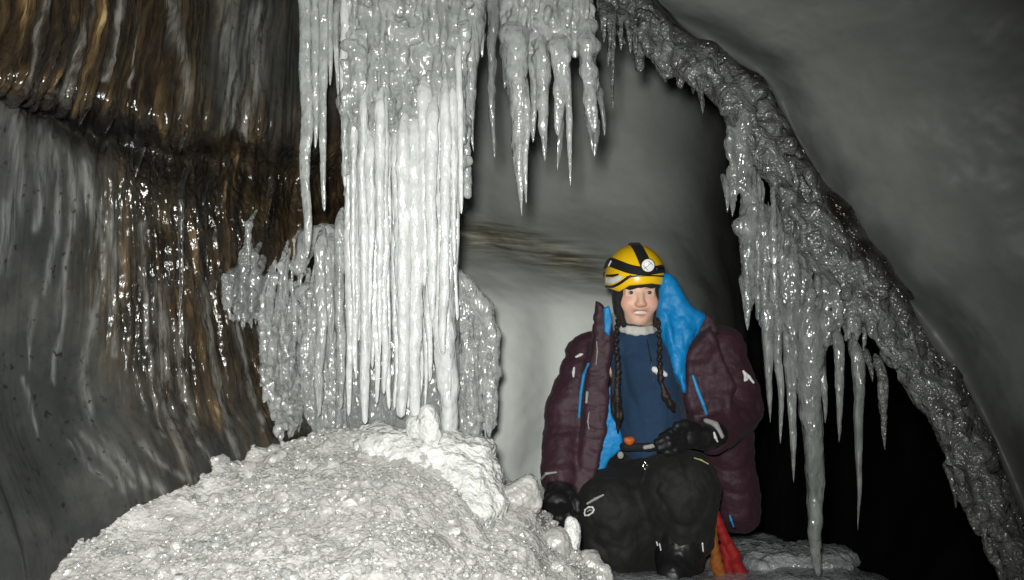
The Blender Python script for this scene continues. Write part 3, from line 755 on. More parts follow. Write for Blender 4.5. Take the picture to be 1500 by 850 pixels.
for k in range(9):
    x = 884 + k * 8 + r.uniform(-3, 3)
    icicle(x, -10 + k * 4, x + r.uniform(-3, 6), r.uniform(40, 105) - k * 2 + (60 if k in (1, 2) else 0), r.uniform(9, 15), 2.5, 'rib', 'small dim icicle in the ragged fringe where the rib leaves the roof', G4, .6, .35)


# crusts of dripping clear ice on the streaked wall
def crust(x0, x1, yt, yb, n, label, seed, mt='crust', Yf=None, rad=(.004, .0105), lmax=150, h=.0036, rim=()):
    r = random.Random(seed); segs = []
    for _ in range(int(n * 1.15)):
        x = r.uniform(x0, x1); t = (x - x0) / (x1 - x0)
        a_, b_ = yt(t), yb(t); y = r.uniform(a_, b_ - 10); l = r.uniform(15, lmax)
        y2 = min(y + l, b_ + r.uniform(-15, 8)); Y = Yf(x, (y + y2) / 2) + r.uniform(-.02, .012)
        segs.append((at(x, y, Y), at(x + r.uniform(-4, 4), y2, Y - .005), r.uniform(*rad), r.random()))
    P = [s[0] for s in segs] + [s[1] for s in segs]
    lo, hi = bb(*P, m=.04)
    for q in rim: P += [at(*p[:3]) for p in q]
    lo, hi = bb(*P, m=.07)
    def b(f):
        for q in rim: f.path([at(*p[:3]) for p in q], [p[3] for p in q], .03)
        for a, c, q, z in segs:
            m_ = a + (c - a) * (.25 + .3 * z); f.cap(a + [0, .07, 0], m_, q * .5, q, .010); f.cap(m_, c, q, q * .45, .008)
            if z < .35: f.ell(m_, q * 1.3, .008)
    return tag(solid('ice_crust', lo, hi, h, b, M[mt], ((.0035, 60, 3), (.0015, 160, 2)), seed=seed), label, 'ice crust')
lin = lambda *p: (lambda t: np.interp(t, np.linspace(0, 1, len(p)), p))
wy = lambda x, y: min(wallY(x, y) - .025, 2.36)
crust(382, 436, lin(395, 330, 325), lin(560, 640, 640), 100, 'thick glassy crust on the wall foot, left of the dark recess', 1, Yf=wy, lmax=280)
crust(436, 512, lin(400, 350, 420), lin(640, 645, 640), 110, 'sparkling clear crust filling the recess beside the white columns', 2, Yf=lambda x, y: 2.33, lmax=280, rim=[[(436, 395, 2.36, .02), (455, 350, 2.36, .03), (478, 345, 2.36, .03), (512, 395, 2.36, .02)], [(445, 430, 2.36, .03), (500, 430, 2.36, .03)]])
crust(346, 378, lin(340, 300, 330), lin(460, 480, 440), 26, 'knobbly glassy crust high on the brown wall', 3, 'clear', Yf=wy, lmax=200, rad=(.005, .011))
crust(328, 384, lin(380, 400), lin(470, 480), 30, 'small patch of bright ice drops low on the brown wall', 4, 'clear', Yf=wy, rad=(.004, .009), lmax=40, h=.0035)
crust(655, 726, lin(400, 440, 490), lin(640, 665, 620), 120, 'clear rippled drapery on the right side of the curtain foot', 6, 'crust', lambda x, y: 2.3 + .05 * (x - 655) / 75, rad=(.004, .009), lmax=240, rim=[[(655, 385, 2.33, .012), (682, 418, 2.33, .022), (708, 450, 2.34, .024), (722, 490, 2.35, .018), (724, 545, 2.35, .016), (716, 610, 2.35, .012)], [(670, 440, 2.35, .03), (700, 520, 2.36, .03), (690, 600, 2.35, .02)]])

G5 = 'clear icicles on the brown wall'
WI = [(264, 240, 263, 478, 12, 'long thin glassy icicle hanging alone down the brown wall'), (262, 178, 261, 224, 14, 'clear teardrop icicle above the long thin one'),
      (199, 200, 197, 262, 20, 'broad clear drop under the dark overhang'), (112, 146, 111, 184, 6, None), (156, 155, 152, 194, 6, None),
      (336, 214, 333, 290, 9, 'slim glittering drip right of the clear teardrop'), (298, 250, 296, 304, 12, None), (286, 200, 285, 244, 9, None), (312, 245, 310, 290, 9, None), (292, 305, 290, 340, 8, None),
      (320, 368, 318, 424, 9, None), (304, 325, 303, 392, 9, None), (228, 235, 227, 280, 8, None), (357, 205, 356, 255, 8, None)]
for x0, y0, x1, y1, w, lb in WI:
    Y = wallY(x0, (y0 + y1) / 2)
    icicle(x0, y0, x1, y1, w * .7, Y - .012, 'drop', lb or 'small glinting drip under the overhang of the brown wall', G5, .45, .25, Y1=Y - .022, top=.006)


# ------------------------------------------------------------------ the rib and its drapery
def b_rib(f):
    r = random.Random(12)
    pts = [at(x, y, Y + .035) for (x, y), Y in RIB]
    W = np.array([22, 22, 17, 24, 25, 27, 37, 33, 35, 26, 24, 19]) / FPX * 2.35
    f.path(pts, list(W), .05, flat=.55)
    pts2 = [at(x - 26, y + 12, Y - .05) for (x, y), Y in RIB]
    f.path(pts2, list(W * .55), .05)
    for _ in range(420):
        t = r.uniform(.3, len(RIB) - 1.2); i = int(t); fr = t - i
        (xa, ya), Ya = RIB[i]; (xb, yb), Yb = RIB[i + 1]
        x = xa + (xb - xa) * fr + r.uniform(-46, 14); y = ya + (yb - ya) * fr + r.uniform(-18, 24); Y = Ya + (Yb - Ya) * fr - r.uniform(.04, .10)
        q = r.uniform(.006, .02)
        if r.random() < .6: f.cap(at(x, y, Y), at(x + r.uniform(0, 22), y + r.uniform(10, 50), Y - .01), q, q * .5, .02)
        else: f.ell(at(x, y, Y), q, .02)
lo, hi = bb(*[at(x, y, Y) for (x, y), Y in RIB], m=.16)


def rib_attr(V):
    return {}
M_rib = M['rib']; nt_ = M_rib.node_tree; b_ = nt_.nodes['Principled BSDF']
src = b_.inputs['Base Color'].links[0].from_socket
a_ = N(nt_, 'ShaderNodeAttribute', attribute_name='seam').outputs['Fac']
fx = N(nt_, 'ShaderNodeMath', operation='MULTIPLY'); nt_.links.new(a_, fx.inputs[0]); nt_.links.new(ramp(nt_, noise(nt_, 9, 5), [(.3, (.45,) * 3), (.6, (1,) * 3)]), fx.inputs[1])
nt_.links.new(mixc(nt_, fx.outputs[0], src, (.022, .016, .011)), b_.inputs['Base Color'])


def seam(V):
    px, py = topx(V); best = np.full(len(V), 1e9); side = np.zeros(len(V))
    for ((xa, ya), _), ((xb, yb), _) in zip(RIB[:-1], RIB[1:]):
        ex, ey = xb - xa, yb - ya; L2 = ex * ex + ey * ey; t = np.clip(((px - xa) * ex + (py - ya) * ey) / L2, 0, 1)
        dx, dy = px - xa - ex * t, py - ya - ey * t; d = dx * dx + dy * dy; up = d < best
        best = np.where(up, d, best); side = np.where(up, (dx * ey - dy * ex) / math.sqrt(L2), side)
    nzz = fbm(V * 9, 4, 77) * 14
    return dict(seam=sstep(2, 26, side + nzz))
tag(solid('ice_rib', lo, hi, .0065, b_rib, M['rib'], ((.014, 9, 3), (.006, 34, 3, (1, 1, .6)), (.003, 110, 2)), attrs=seam), 'long rough grey ice rib with a brown seam, arching down to the lower right', 'ice rib')


def b_drape(f):
    r = random.Random(31)
    def bot(x): return np.interp(x, [1085, 1110, 1140, 1180, 1215, 1260, 1300], [430, 470, 500, 520, 500, 505, 500])
    def top(x): return np.interp(x, [1062, 1090, 1150, 1200, 1300], [215, 205, 280, 340, 440])
    for k in range(170):
        x = r.uniform(1088, 1285); y0 = top(x) + r.uniform(0, 120); y1 = bot(x) + r.uniform(-60, 10); Y = np.interp(x, [1085, 1300], [2.36, 2.24]) + r.uniform(-.03, .03)
        if y1 < y0 + 20: continue
        q = r.uniform(.006, .014); f.cap(at(x, y0, Y + .03), at(x, y0 * .6 + y1 * .4, Y), q * .3, q, .012); f.cap(at(x, y0 * .6 + y1 * .4, Y), at(x + r.uniform(-3, 3), y1, Y), q, q * .45, .012)
    for k in range(26):
        x = r.uniform(1066, 1098); y0 = r.uniform(150, 270); q = r.uniform(.006, .014)
        f.cap(at(x, y0, 2.36), at(x + r.uniform(-3, 5), y0 + r.uniform(20, 60), 2.35), q, q * .5, .014)
    for (x, y) in [(1090, 325), (1096, 340), (1084, 332)]: f.ell(at(x, y, 2.33), .02, .02)
lo, hi = bb(at(1050, 140, 2.4), at(1310, 540, 2.3), m=.06); lo[1] = 2.15; hi[1] = 2.46
tag(solid('ice_drapery', lo, hi, .005, b_drape, M['drape'], ((.007, 40, 3, (1, 1, .5)), (.004, 110, 2))), 'grey fluted ice drapery hanging under the middle of the rib', 'ice drapery')

G6 = 'dim icicles below the rib'
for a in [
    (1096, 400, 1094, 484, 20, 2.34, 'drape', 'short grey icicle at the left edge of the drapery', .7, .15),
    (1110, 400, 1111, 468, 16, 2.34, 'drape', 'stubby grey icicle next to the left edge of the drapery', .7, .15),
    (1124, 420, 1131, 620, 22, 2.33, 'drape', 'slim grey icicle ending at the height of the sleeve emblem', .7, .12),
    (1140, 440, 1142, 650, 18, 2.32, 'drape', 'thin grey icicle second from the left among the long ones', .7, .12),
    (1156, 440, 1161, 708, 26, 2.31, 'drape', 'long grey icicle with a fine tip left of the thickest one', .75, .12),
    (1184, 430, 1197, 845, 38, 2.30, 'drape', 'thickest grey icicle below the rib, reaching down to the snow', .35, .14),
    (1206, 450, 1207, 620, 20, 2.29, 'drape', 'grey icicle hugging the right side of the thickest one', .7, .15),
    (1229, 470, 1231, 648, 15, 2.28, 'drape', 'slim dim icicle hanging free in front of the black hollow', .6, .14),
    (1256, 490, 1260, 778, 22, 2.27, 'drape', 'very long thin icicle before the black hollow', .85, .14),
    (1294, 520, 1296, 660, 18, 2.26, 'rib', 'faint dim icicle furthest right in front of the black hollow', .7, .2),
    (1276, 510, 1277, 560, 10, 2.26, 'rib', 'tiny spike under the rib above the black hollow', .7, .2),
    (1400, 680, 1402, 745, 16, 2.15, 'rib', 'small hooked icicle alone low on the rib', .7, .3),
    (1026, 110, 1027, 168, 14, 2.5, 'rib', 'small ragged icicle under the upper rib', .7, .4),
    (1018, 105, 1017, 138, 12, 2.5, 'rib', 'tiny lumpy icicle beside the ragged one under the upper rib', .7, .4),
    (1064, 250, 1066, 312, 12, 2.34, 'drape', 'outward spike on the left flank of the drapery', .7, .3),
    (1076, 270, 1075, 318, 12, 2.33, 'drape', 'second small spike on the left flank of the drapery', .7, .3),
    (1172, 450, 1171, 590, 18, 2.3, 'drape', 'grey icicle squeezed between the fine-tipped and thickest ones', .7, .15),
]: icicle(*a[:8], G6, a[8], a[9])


def b_patch(f):
    r = random.Random(17)
    for _ in range(70):
        x, y = r.uniform(1085, 1245), r.uniform(818, 850); Y = 2.75 + r.uniform(-.2, .25)
        z = float(floor_z(np.array([at(x, y, Y)[0]]), np.array([Y]))[0]); p = at(x, y, Y); p[2] = z + r.uniform(-.01, .012)
        f.ell(p, (r.uniform(.015, .04), .03, r.uniform(.008, .02)), .05)
lo, hi = np.array([.75, 2.45, -.1]), np.array([1.35, 3.1, .2])
tag(solid('snow_patch', lo, hi, .009, b_patch, M['floor'], ((.014, 16, 4), (.008, 50, 3))), 'low clumped snow around the foot of the thickest hanging icicle', 'snow clumps')

# ================================================================== the climber
DY = 2.70
def P(x, y, d=0.0): return at(x, y, DY + d)
man = empty('person', P(965, 835, .05), 'climber in plum down jacket and yellow helmet sitting on the cave floor', 'person')
MM = .00234

# --- body: one continuous surface
E = P(938, 429)
def H(x, y, z): return E + np.array([x, y, z])
def b_body(f):
    k = .02
    f.ell(H(0, .088, .035), (.076, .096, .098), k); f.ell(H(0, .055, -.044), (.061, .064, .066), .03)
    f.ell(H(0, .025, -.092), (.024, .024, .02), .025)
    for s in (-1, 1):
        f.ell(H(s * .040, .026, -.036), (.026, .028, .028), .02)
        f.cap(H(s * .014, .006, .019), H(s * .046, .016, .018), .009, .008, .012)
        f.ell(H(s * .031, -.006, .000), (.015, .012, .0065), .010, sub=True)
        f.cap(H(s * .017, .0005, .0085), H(s * .047, .011, .0055), .0062, .0055, .004); f.cap(H(s * .018, .0025, -.0075), H(s * .046, .012, -.0055), .006, .0055, .004)
        f.ell(H(s * .012, -.012, -.040), (.008, .010, .007), .006)
    f.cap(H(0, .000, .004), H(0, -.018, -.036), .0085, .012, .010)
    f.cap(H(-.028, .008, -.058), H(0, .000, -.0605), .003, .0042, .006); f.cap(H(.028, .008, -.058), H(0, .000, -.0605), .003, .0042, .006)
    f.cap(H(-.024, .008, -.066), H(0, .002, -.079), .003, .0052, .006); f.cap(H(.024, .008, -.066), H(0, .002, -.079), .003, .0052, .006)
    f.ell(H(0, -.006, -.0685), (.027, .015, .0072), .004, sub=True)
    f.cap(H(0, .085, -.09), P(944, 520, .10), .052, .06, .03)
    f.cap(P(905, 528, .1), P(990, 528, .11), .06, .06, .04); f.cap(P(946, 540, .09), P(955, 670, .10), .10, .11, .05)
    f.cap(P(925, 690, .12), P(990, 690, .12), .09, .09, .05)
    # arms
    f.path([P(880, 528, .08), P(828, 615, .03), P(822, 700, -.06), P(820, 725, -.09)], [.048, .04, .028, .026], .03)
    f.path([P(1020, 530, .10), P(1072, 612, .05), P(1045, 640, -.10), P(1020, 641, -.155)], [.048, .04, .026, .022], .03)
    # legs
    f.path([P(925, 690, .12), P(892, 765, -.12), P(915, 835, .16)], [.085, .062, .045], .04)
    f.path([P(995, 690, .12), P(998, 720, -.12), P(998, 790, -.15), P(998, 815, -.18)], [.085, .062, .04, .035], .03)
lo, hi = bb(P(810, 340, -.3), P(1090, 850, .25), m=.07)
fb = Field(lo, hi, .0042); b_body(fb); V, Q = fb.mesh()
l = (V - E)
face = l[:, 1] < .05
lips = np.exp(-(((l[:, 0]) / .030) ** 4 + ((l[:, 2] + .0700 - 11 * l[:, 0] ** 2) / .0135) ** 4)) * face
blush = sum(np.exp(-(((l[:, 0] - s * .042) / .022) ** 2 + ((l[:, 2] + .032) / .02) ** 2)) for s in (-1, 1)) * .6 + .5 * np.exp(-((l[:, 0] / .014) ** 2 + ((l[:, 2] + .04) / .014) ** 2))
brow = sum(np.exp(-(((l[:, 0] - s * .031) / .019) ** 4 + ((l[:, 2] - .019 + 2 * (np.abs(l[:, 0]) - .03) ** 2 * 4) / .0045) ** 2)) for s in (-1, 1)) * face * .8
body = mesh_obj('body', V, Q, M['skin'], man, attrs=dict(lips=lips * .9, blush=np.clip(blush, 0, 1) * face, brow=brow))


def ball(name, c, r, mt, parent, n=14):
    r = np.array(r if np.ndim(r) else [r] * 3, float)
    a, e = np.meshgrid(np.linspace(0, 2 * np.pi, n + 1)[:-1], np.linspace(-np.pi / 2, np.pi / 2, n), indexing='ij')
    V = np.stack([np.cos(e) * np.cos(a), np.cos(e) * np.sin(a), np.sin(e)], -1).reshape(-1, 3) * r + c
    F_ = [(i * n + j, ((i + 1) % n) * n + j, ((i + 1) % n) * n + j + 1, i * n + j + 1) for i in range(n) for j in range(n - 1)]
    return mesh_obj(name, V, F_, M[mt], parent)


for s in (-1, 1):
    ey = ball('eye', H(s * .031, .0100, .0005), .0122, 'eye', man)
    ball('iris', H(s * .031, -.0002, .0008), (.0060, .003, .0060), 'iris', ey)
solid('teeth', *bb(H(-.02, -.01, -.08), H(.02, .02, -.06), m=.01), .0015, lambda f: f.ell(H(0, .0085, -.0680), (.026, .0105, .0085), .002), M['teeth'], parent=man)

# --- hair, hood, braids, neck gaiter
def b_hood(f):
    f.ell(H(0, .10, .02), (.088, .095, .10), .02)
    f.ell(H(0, .10, -.05), (.08, .075, .08), .03)
    f.ell(H(0, -.01, -.035), (.0635, .105, .082), .012, sub=True)
    f.prism([(905, 425), (972, 425), (968, 500), (908, 500)], 2.66, .05, .03, .02, sub=True)
solid('hood', *bb(H(-.1, -.02, -.16), H(.1, .2, .13), m=.03), .004, b_hood, M['hood'], ((.003, 40, 2),), man)
def b_gait(f):
    ring = [H(.060 * math.cos(a), .062 + .064 * math.sin(a), -.124 + .012 * math.sin(a)) for a in np.linspace(0, 2 * math.pi, 15)]
    f.path(ring, [.0125] * 15, .006); f.path([q + [0, 0, .012] for q in ring], [.009] * 15, .003)
solid('neck_gaiter', *bb(H(-.08, -.02, -.2), H(.08, .15, -.08), m=.03), .004, b_gait, M['gaiter'], ((.002, 60, 2),), man)
def braid(pts, tail, name='braid'):
    allp = pts + tail
    def b(f):
        A = np.array([P(*p) for p in pts]); A = cr(A, 17)
        for i, p in enumerate(A):
            o = np.array([.0026 * (1 if i % 2 else -1), -.003 * (i % 2), 0]); f.cap(p + o, p + o * -.7 + [0, 0, -.012], .0066, .006, .009)
    o = solid(name, *bb(*[P(*p) for p in pts], m=.03), .003, b, M['hair'], ((.002, 120, 2),), man)
    solid('hair_tie', *bb(P(*pts[-1]), m=.03), .0025, lambda f: f.ell(P(*pts[-1]), (.0075, .0075, .006), .003), M['white'], parent=o)
    T = [P(*p) for p in tail]
    solid('hair_tail', *bb(*T, m=.04), .0035, lambda f: f.path(T, [.007] + [.012] * (len(T) - 2) + [.004], .01), M['hair'], ((.005, 90, 3, (1, 1, .15)),), o)
braid([(905, 470, -.06), (902, 500, -.10), (905, 530, -.135), (905, 556, -.15)], [(905, 560, -.15), (904, 585, -.155), (906, 610, -.15), (905, 634, -.14)])
braid([(964, 468, -.05), (966, 500, -.09), (966, 530, -.125), (968, 556, -.14)], [(969, 562, -.14), (975, 580, -.145), (982, 592, -.14), (987, 602, -.13)])
def b_hoodedge(f):
    for q in (-1, 1): f.path([H(q * .064, .016, .03), H(q * .074, .028, -.02), H(q * .071, .026, -.065), H(q * .055, .014, -.108)], [.013, .015, .016, .012], .01)
    f.path([H(-.066, .012, .026), H(-.035, -.006, .022), H(0, -.014, .027), H(.035, -.008, .027), H(.066, .012, .026)], [.010, .009, .0085, .009, .010], .01)
solid('hood', *bb(H(-.1, -.03, -.14), H(.1, .06, .06), m=.03), .0035, b_hoodedge, M['hood'], ((.003, 60, 2),), man)

# --- helmet
HC = at(930, 408, DY + .085); HR = np.array([.107, .136, .120])
def b_helm(f):
    f.ell(HC, HR, .01)
    f.ell(HC + [0, .01, -.025], HR * [.88, .9, .92], .008, sub=True)
    f.prism([(840, 418), (886, 420), (905, 428), (918, 419), (950, 416), (974, 419), (1020, 419), (1020, 520), (840, 520)], DY + .03, .22, .006, .006, sub=True)
    f.prism([(840, 440), (1020, 440), (1020, 520), (840, 520)], DY + .085, .3, .006, .006, sub=True)
helmet = solid('helmet', *bb(HC - HR, HC + HR, m=.03), .0042, b_helm, M['yellow'], parent=man)


def on_helm(x, y, lift):
    d = at(x, y, 1.0) - np.array([0, 0, CZ]); R_ = HR + lift; o = (np.array([0, 0, CZ]) - HC) / R_; q = d / R_
    a, b, c = q @ q, 2 * o @ q, o @ o - 1; disc = b * b - 4 * a * c
    t = (-b - math.sqrt(max(disc, 0))) / (2 * a); return np.array([0, 0, CZ]) + d * t


def ribbon(name, pts, hw, mt, parent, lift=.003, th=.003, extra=None, n=40):
    """a strip lying on the helmet shell; pts are photo points on its front, extra carries it on round the back"""
    W = [on_helm(x, y, lift) for x, y in pts] + [HC + (HR + lift) * (np.array(q) / np.linalg.norm(q)) for q in (extra or [])]
    W = cr(np.array(W), n); hw = np.interp(np.linspace(0, 1, n), np.linspace(0, 1, len(hw)), hw) * MM
    T = np.gradient(W, axis=0); Nn = (W - HC) / HR ** 2; Nn /= np.linalg.norm(Nn, axis=1, keepdims=True)
    S = np.cross(T, Nn); S /= np.linalg.norm(S, axis=1, keepdims=True) + 1e-9
    V = np.concatenate([W - S * hw[:, None] + Nn * th * .7, W - S * hw[:, None] * .6 + Nn * th, W + S * hw[:, None] * .6 + Nn * th, W + S * hw[:, None] + Nn * th * .7, W + S * hw[:, None] - Nn * th, W - S * hw[:, None] - Nn * th])
    F_ = [(k * n + i, ((k + 1) % 6) * n + i, ((k + 1) % 6) * n + i + 1, k * n + i + 1) for k in range(6) for i in range(n - 1)]
    F_ += [tuple(k * n for k in range(6)), tuple(k * n + n - 1 for k in reversed(range(6)))]
    return mesh_obj(name, V, F_, M[mt], parent)
band = ribbon('lamp_band', [(887, 388), (893, 384), (905, 388), (922, 394), (940, 397), (958, 396), (972, 394)], [7, 7, 6.5, 6, 6, 5, 4], 'blackband', helmet, .004, extra=[(.9, .35, .12), (.45, .9, .1), (-.4, .9, .1), (-.9, .35, .12)])
ribbon('lamp_band', [(948, 392), (942, 378), (936, 366), (932, 360)], [9, 8, 7.5, 7.5], 'blackband', helmet, .006, extra=[(0, .2, 1), (0, .7, .7)])
ribbon('side_mark', [(888, 411), (895, 412), (904, 409), (911, 405)], [4.2, 4.2, 4, 2.6], 'white', helmet, .003, .0015)
ribbon('side_mark', [(887, 420), (897, 420), (908, 415), (918, 408), (925, 404)], [1.8, 2, 2, 2, 1.5], 'blackplastic', helmet, .003, .0015)
ribbon('side_mark', [(888, 404), (897, 404), (906, 402)], [1.5, 2, 1], 'blackplastic', helmet, .003, .0015)
ribbon('side_mark', [(918, 406), (940, 404), (956, 404), (973, 405)], [1.3, 1.2, 1.0, 1.5], 'blackplastic', helmet, .003, .0015)
ribbon('clip', [(891, 390), (895, 382)], [1.6, 1.6], 'white', helmet, .009, .0015, n=8)
# headlamp
LC = on_helm(949, 389, .018); Ld = np.array([0, 0, CZ]) - LC; Ld /= np.linalg.norm(Ld); Ld = Ld + np.array([.10, 0, -.02]); Ld /= np.linalg.norm(Ld)
def disc(name, c, d, prof, mt, parent, ns=28):
    d = d / np.linalg.norm(d); sx = np.cross([0, 0, 1.0], d); sx /= np.linalg.norm(sx); sy = np.cross(d, sx)
    th = np.linspace(0, 2 * np.pi, ns, endpoint=False); V = []
    for r, h in prof: V += [c + d * h + (sx * math.cos(t) + sy * math.sin(t)) * r for t in th]
    F_ = [(i * ns + j, i * ns + (j + 1) % ns, (i + 1) * ns + (j + 1) % ns, (i + 1) * ns + j) for i in range(len(prof) - 1) for j in range(ns)]
    F_ += [tuple(reversed(range(ns))), tuple((len(prof) - 1) * ns + j for j in range(ns))]
    return mesh_obj(name, np.array(V), F_, M[mt], parent), sx, sy
lamp, sx, sy = disc('headlamp', LC, Ld, [(.020, -.02), (.024, -.012), (.024, .004), (.022, .006)], 'blackplastic', helmet)
lens, _, _ = disc('lamp_lens', LC, Ld, [(.0215, .0), (.0215, .0075), (.019, .0095)], 'reflector', helmet)
for (dx, dy, ang) in [(0, 0, .7), (.008, .008, -.8), (-.008, -.008, -.8)]:
    c = LC + Ld * .0102 + sx * dx + sy * dy; t_ = sx * math.cos(ang) + sy * math.sin(ang); s_ = np.cross(Ld, t_); Lh = .017 if not dx else .011
    V = [c + t_ * a + s_ * b + Ld * e for e in (-.002, .0006) for a, b in ((-Lh, -.0012), (Lh, -.0012), (Lh, .0012), (-Lh, .0012))]
    mesh_obj('lens_bar', np.array(V), [(3, 2, 1, 0), (4, 5, 6, 7), (0, 1, 5, 4), (1, 2, 6, 5), (2, 3, 7, 6), (3, 0, 4, 7)], M['grey'], lens, smooth=False)
solid('lamp_switch', *bb(P(968, 393, -.06), m=.05), .004, lambda f: f.cap(on_helm(962, 394, .012), on_helm(974, 394, .008), .008, .006, .005), M['blackplastic'], parent=helmet)

# --- fleece, jacket, lining, trousers
def b_fleece(f):
    f.cap(P(915, 520, .09), P(980, 520, .09), .075, .075, .05); f.cap(P(948, 540, .06), P(955, 645, .05), .12, .125, .05)
    f.cap(H(0, .068, -.170), P(944, 510, .08), .0785, .095, .04)
solid('fleece', *bb(P(880, 470, -.12), P(1020, 680, .25), m=.05), .006, b_fleece, M['fleece'], ((.008, 9, -2, (1.6, 1, .8)), (.004, 20, -2), (.0015, 50, 2)), man)


def b_jacket(f):
    k = .04
    f.path([P(868, 522, .08), P(1050, 512, .12)], [.085, .09], k)
    f.path([P(950, 540, .22), P(960, 720, .26)], [.15, .17], k)
    f.path([P(872, 550, .09), P(868, 690, .06)], [.07, .06], k)
    f.path([P(1048, 540, .12), P(1062, 640, .12), P(1080, 745, .13)], [.09, .095, .088], k)
    # open front: take the wedge out, then add the two front flaps
    f.prism([(893, 440), (900, 500), (893, 560), (885, 640), (880, 760), (1010, 760), (1015, 650), (1004, 560), (1000, 500), (1005, 440)], 2.58, .22, .02, .03, sub=True)
    f.prism([(884, 462), (868, 500), (858, 540), (852, 620), (838, 718), (862, 722), (885, 640), (893, 560), (898, 490), (893, 455)], 2.645, .032, .018, .02, slope=(-.1, .15))
    f.prism([(1002, 520), (1040, 475), (1075, 560), (1062, 650), (1020, 645), (1000, 580)], 2.66, .034, .02, .03)
    f.prism([(872, 440), (884, 446), (890, 470), (888, 500), (868, 500)], 2.66, .022, .014, .012)
    # sleeves
    f.path([P(860, 530, .07), P(828, 605, .03)], [.080, .078], .03); f.path([P(829, 625, .02), P(821, 696, -.07)], [.076, .070], .016)
    f.path([P(1055, 520, .11), P(1076, 590, .08)], [.09, .095], .03); f.path([P(1076, 606, .06), P(1043, 640, -.10)], [.088, .058], .02)
    # wrist openings
    f.ell(P(819, 718, -.11), (.05, .05, .035), .01, sub=True)
lo, hi = bb(P(800, 430, -.25), P(1105, 800, .4), m=.07)
def crease(V):
    Qd = V.copy(); return Qd
fj = Field(lo, hi, .0055); b_jacket(fj); V, Q = fj.mesh()
V = rough(V, Q, (.009, 8, 2, (.7, .7, 1.8)), (.006, 9, -2, (.6, .6, 1.8)), (.0035, 22, -2, (.8, .8, 1.3)), (.0012, 90, 2))
jacket = mesh_obj('down_jacket', V, Q, M['jacket'], man)


def plate(name, poly, Y0, half, mt, parent, rnd=.006, h=.004, rl=(), slope=(0, 0), label=None):
    Pp = [at(x, y, Y0) for x, y in poly]; lo, hi = bb(*Pp, m=.03); e = abs(slope[0]) * (hi[0] - lo[0]) + abs(slope[1]) * (hi[2] - lo[2])
    lo[1] -= half + e; hi[1] += half + e
    o = solid(name, lo, hi, h, lambda f: f.prism(poly, Y0, half, rnd, .005, slope=slope), M[mt], rl, parent)
    if label: o['label'] = label
    return o


def b_liner(f):
    f.prism([(972, 404), (982, 402), (1006, 440), (1032, 464), (1014, 496), (1003, 520), (997, 574), (986, 552), (972, 500), (964, 470)], 2.69, .035, .022, .02, slope=(.0, .25))
    f.cap(P(978, 415, .02), P(1004, 466, .0), .026, .022, .02); f.cap(P(1004, 470, -.02), P(992, 545, -.07), .022, .010, .02)
    f.cap(P(1026, 464, .0), P(1000, 520, -.04), .012, .010, .012)
    f.cap(P(976, 460, -.03), P(990, 520, -.06), .010, .010, .012)
solid('jacket_hood', *bb(P(960, 395, -.1), P(1040, 580, .12), m=.05), .0045, b_liner, M['lining'], ((.010, 10, -2, (1.2, 1, .8)), (.003, 28, -2)), jacket)
plate('lining', [(893, 560), (897, 610), (908, 628), (912, 655), (892, 672), (870, 714), (856, 716), (872, 670), (886, 620)], 2.635, .014, 'lining', jacket, .008, .0035, ((.006, 22, 3),))
plate('lining', [(884, 452), (892, 448), (897, 470), (892, 492), (884, 486)], 2.64, .014, 'lining', jacket, .006, .003, ((.004, 30, 2),))
plate('hood_rim', [(1020, 478), (1034, 458), (1044, 466), (1052, 486), (1040, 500), (1022, 500)], 2.7, .03, 'jacketdark', jacket, .018, .005, ((.006, 30, 2),))
def line(name, pts, w, mt, parent, d=-.0):
    T = [P(*p) for p in pts]; r = w / 2 * MM
    return solid(name, *bb(*T, m=.02), max(.0022, r * .55), lambda f: f.path(T, [r * .8] + [r] * (len(T) - 2) + [r * .7], .003), M[mt], parent=parent)
JF = -.105
def drop(px_, py_, obj, lift=0):
    """depth of the first surface of a part seen at a photo point"""
    V = VB[obj]; q = np.stack(topx(V), 1); d = ((q - [px_, py_]) ** 2).sum(1); c = np.argsort(d)[:24]; c = c[d[c] < max(60, d[c[0]] * 1.5)]
    return V[c, 1].min() - lift - DY
VB = {}
for nm in ('down_jacket', 'fleece'):
    me = bpy.data.objects[nm].data; A_ = np.empty(len(me.vertices) * 3, np.float32); me.vertices.foreach_get('co', A_); VB[nm] = A_.reshape(-1, 3)
def on(obj, pts, lift=.002): return [(x, y, drop(x, y, obj, lift)) for x, y in pts]
line('zip', on('down_jacket', [(862, 533), (855, 550), (851, 575), (848, 612)]), 5, 'zipblue', jacket)
line('zip', on('down_jacket', [(1015, 551), (1022, 572), (1030, 592), (1035, 607)]), 5.5, 'zipblue', jacket)
line('draw_cord', on('down_jacket', [(874, 500), (875, 515), (873, 535)]), 2.2, 'grey', jacket)
line('draw_cord', on('down_jacket', [(863, 604), (861, 618), (863, 630)]), 2.2, 'grey', jacket)
line('sleeve_mark', on('down_jacket', [(844, 523), (850, 520), (853, 519)]), 4.5, 'white', jacket)
line('sleeve_mark', on('down_jacket', [(841, 539), (840, 546), (840, 552)]), 4.5, 'white', jacket)
line('zip_pull', on('down_jacket', [(860, 575), (859, 590)]), 6, 'grey', jacket)
for pts in ([(1089, 544), (1092, 550), (1091, 558)], [(1091, 546), (1097, 552), (1104, 561)], [(1093, 557), (1097, 552)]):
    line('sleeve_mark', on('down_jacket', pts), 5, 'white', jacket)
line('cuff', [(1034, 616, -.13), (1048, 622, -.15), (1058, 640, -.16)], 10, 'grey', jacket)
line('cuff', [(792, 703, -.11), (800, 694, -.145), (815, 692, -.155)], 4, 'grey', jacket)
line('fleece_zip', on('fleece', [(948, 498), (954, 530), (958, 565)]), 2.2, 'blackplastic', man)
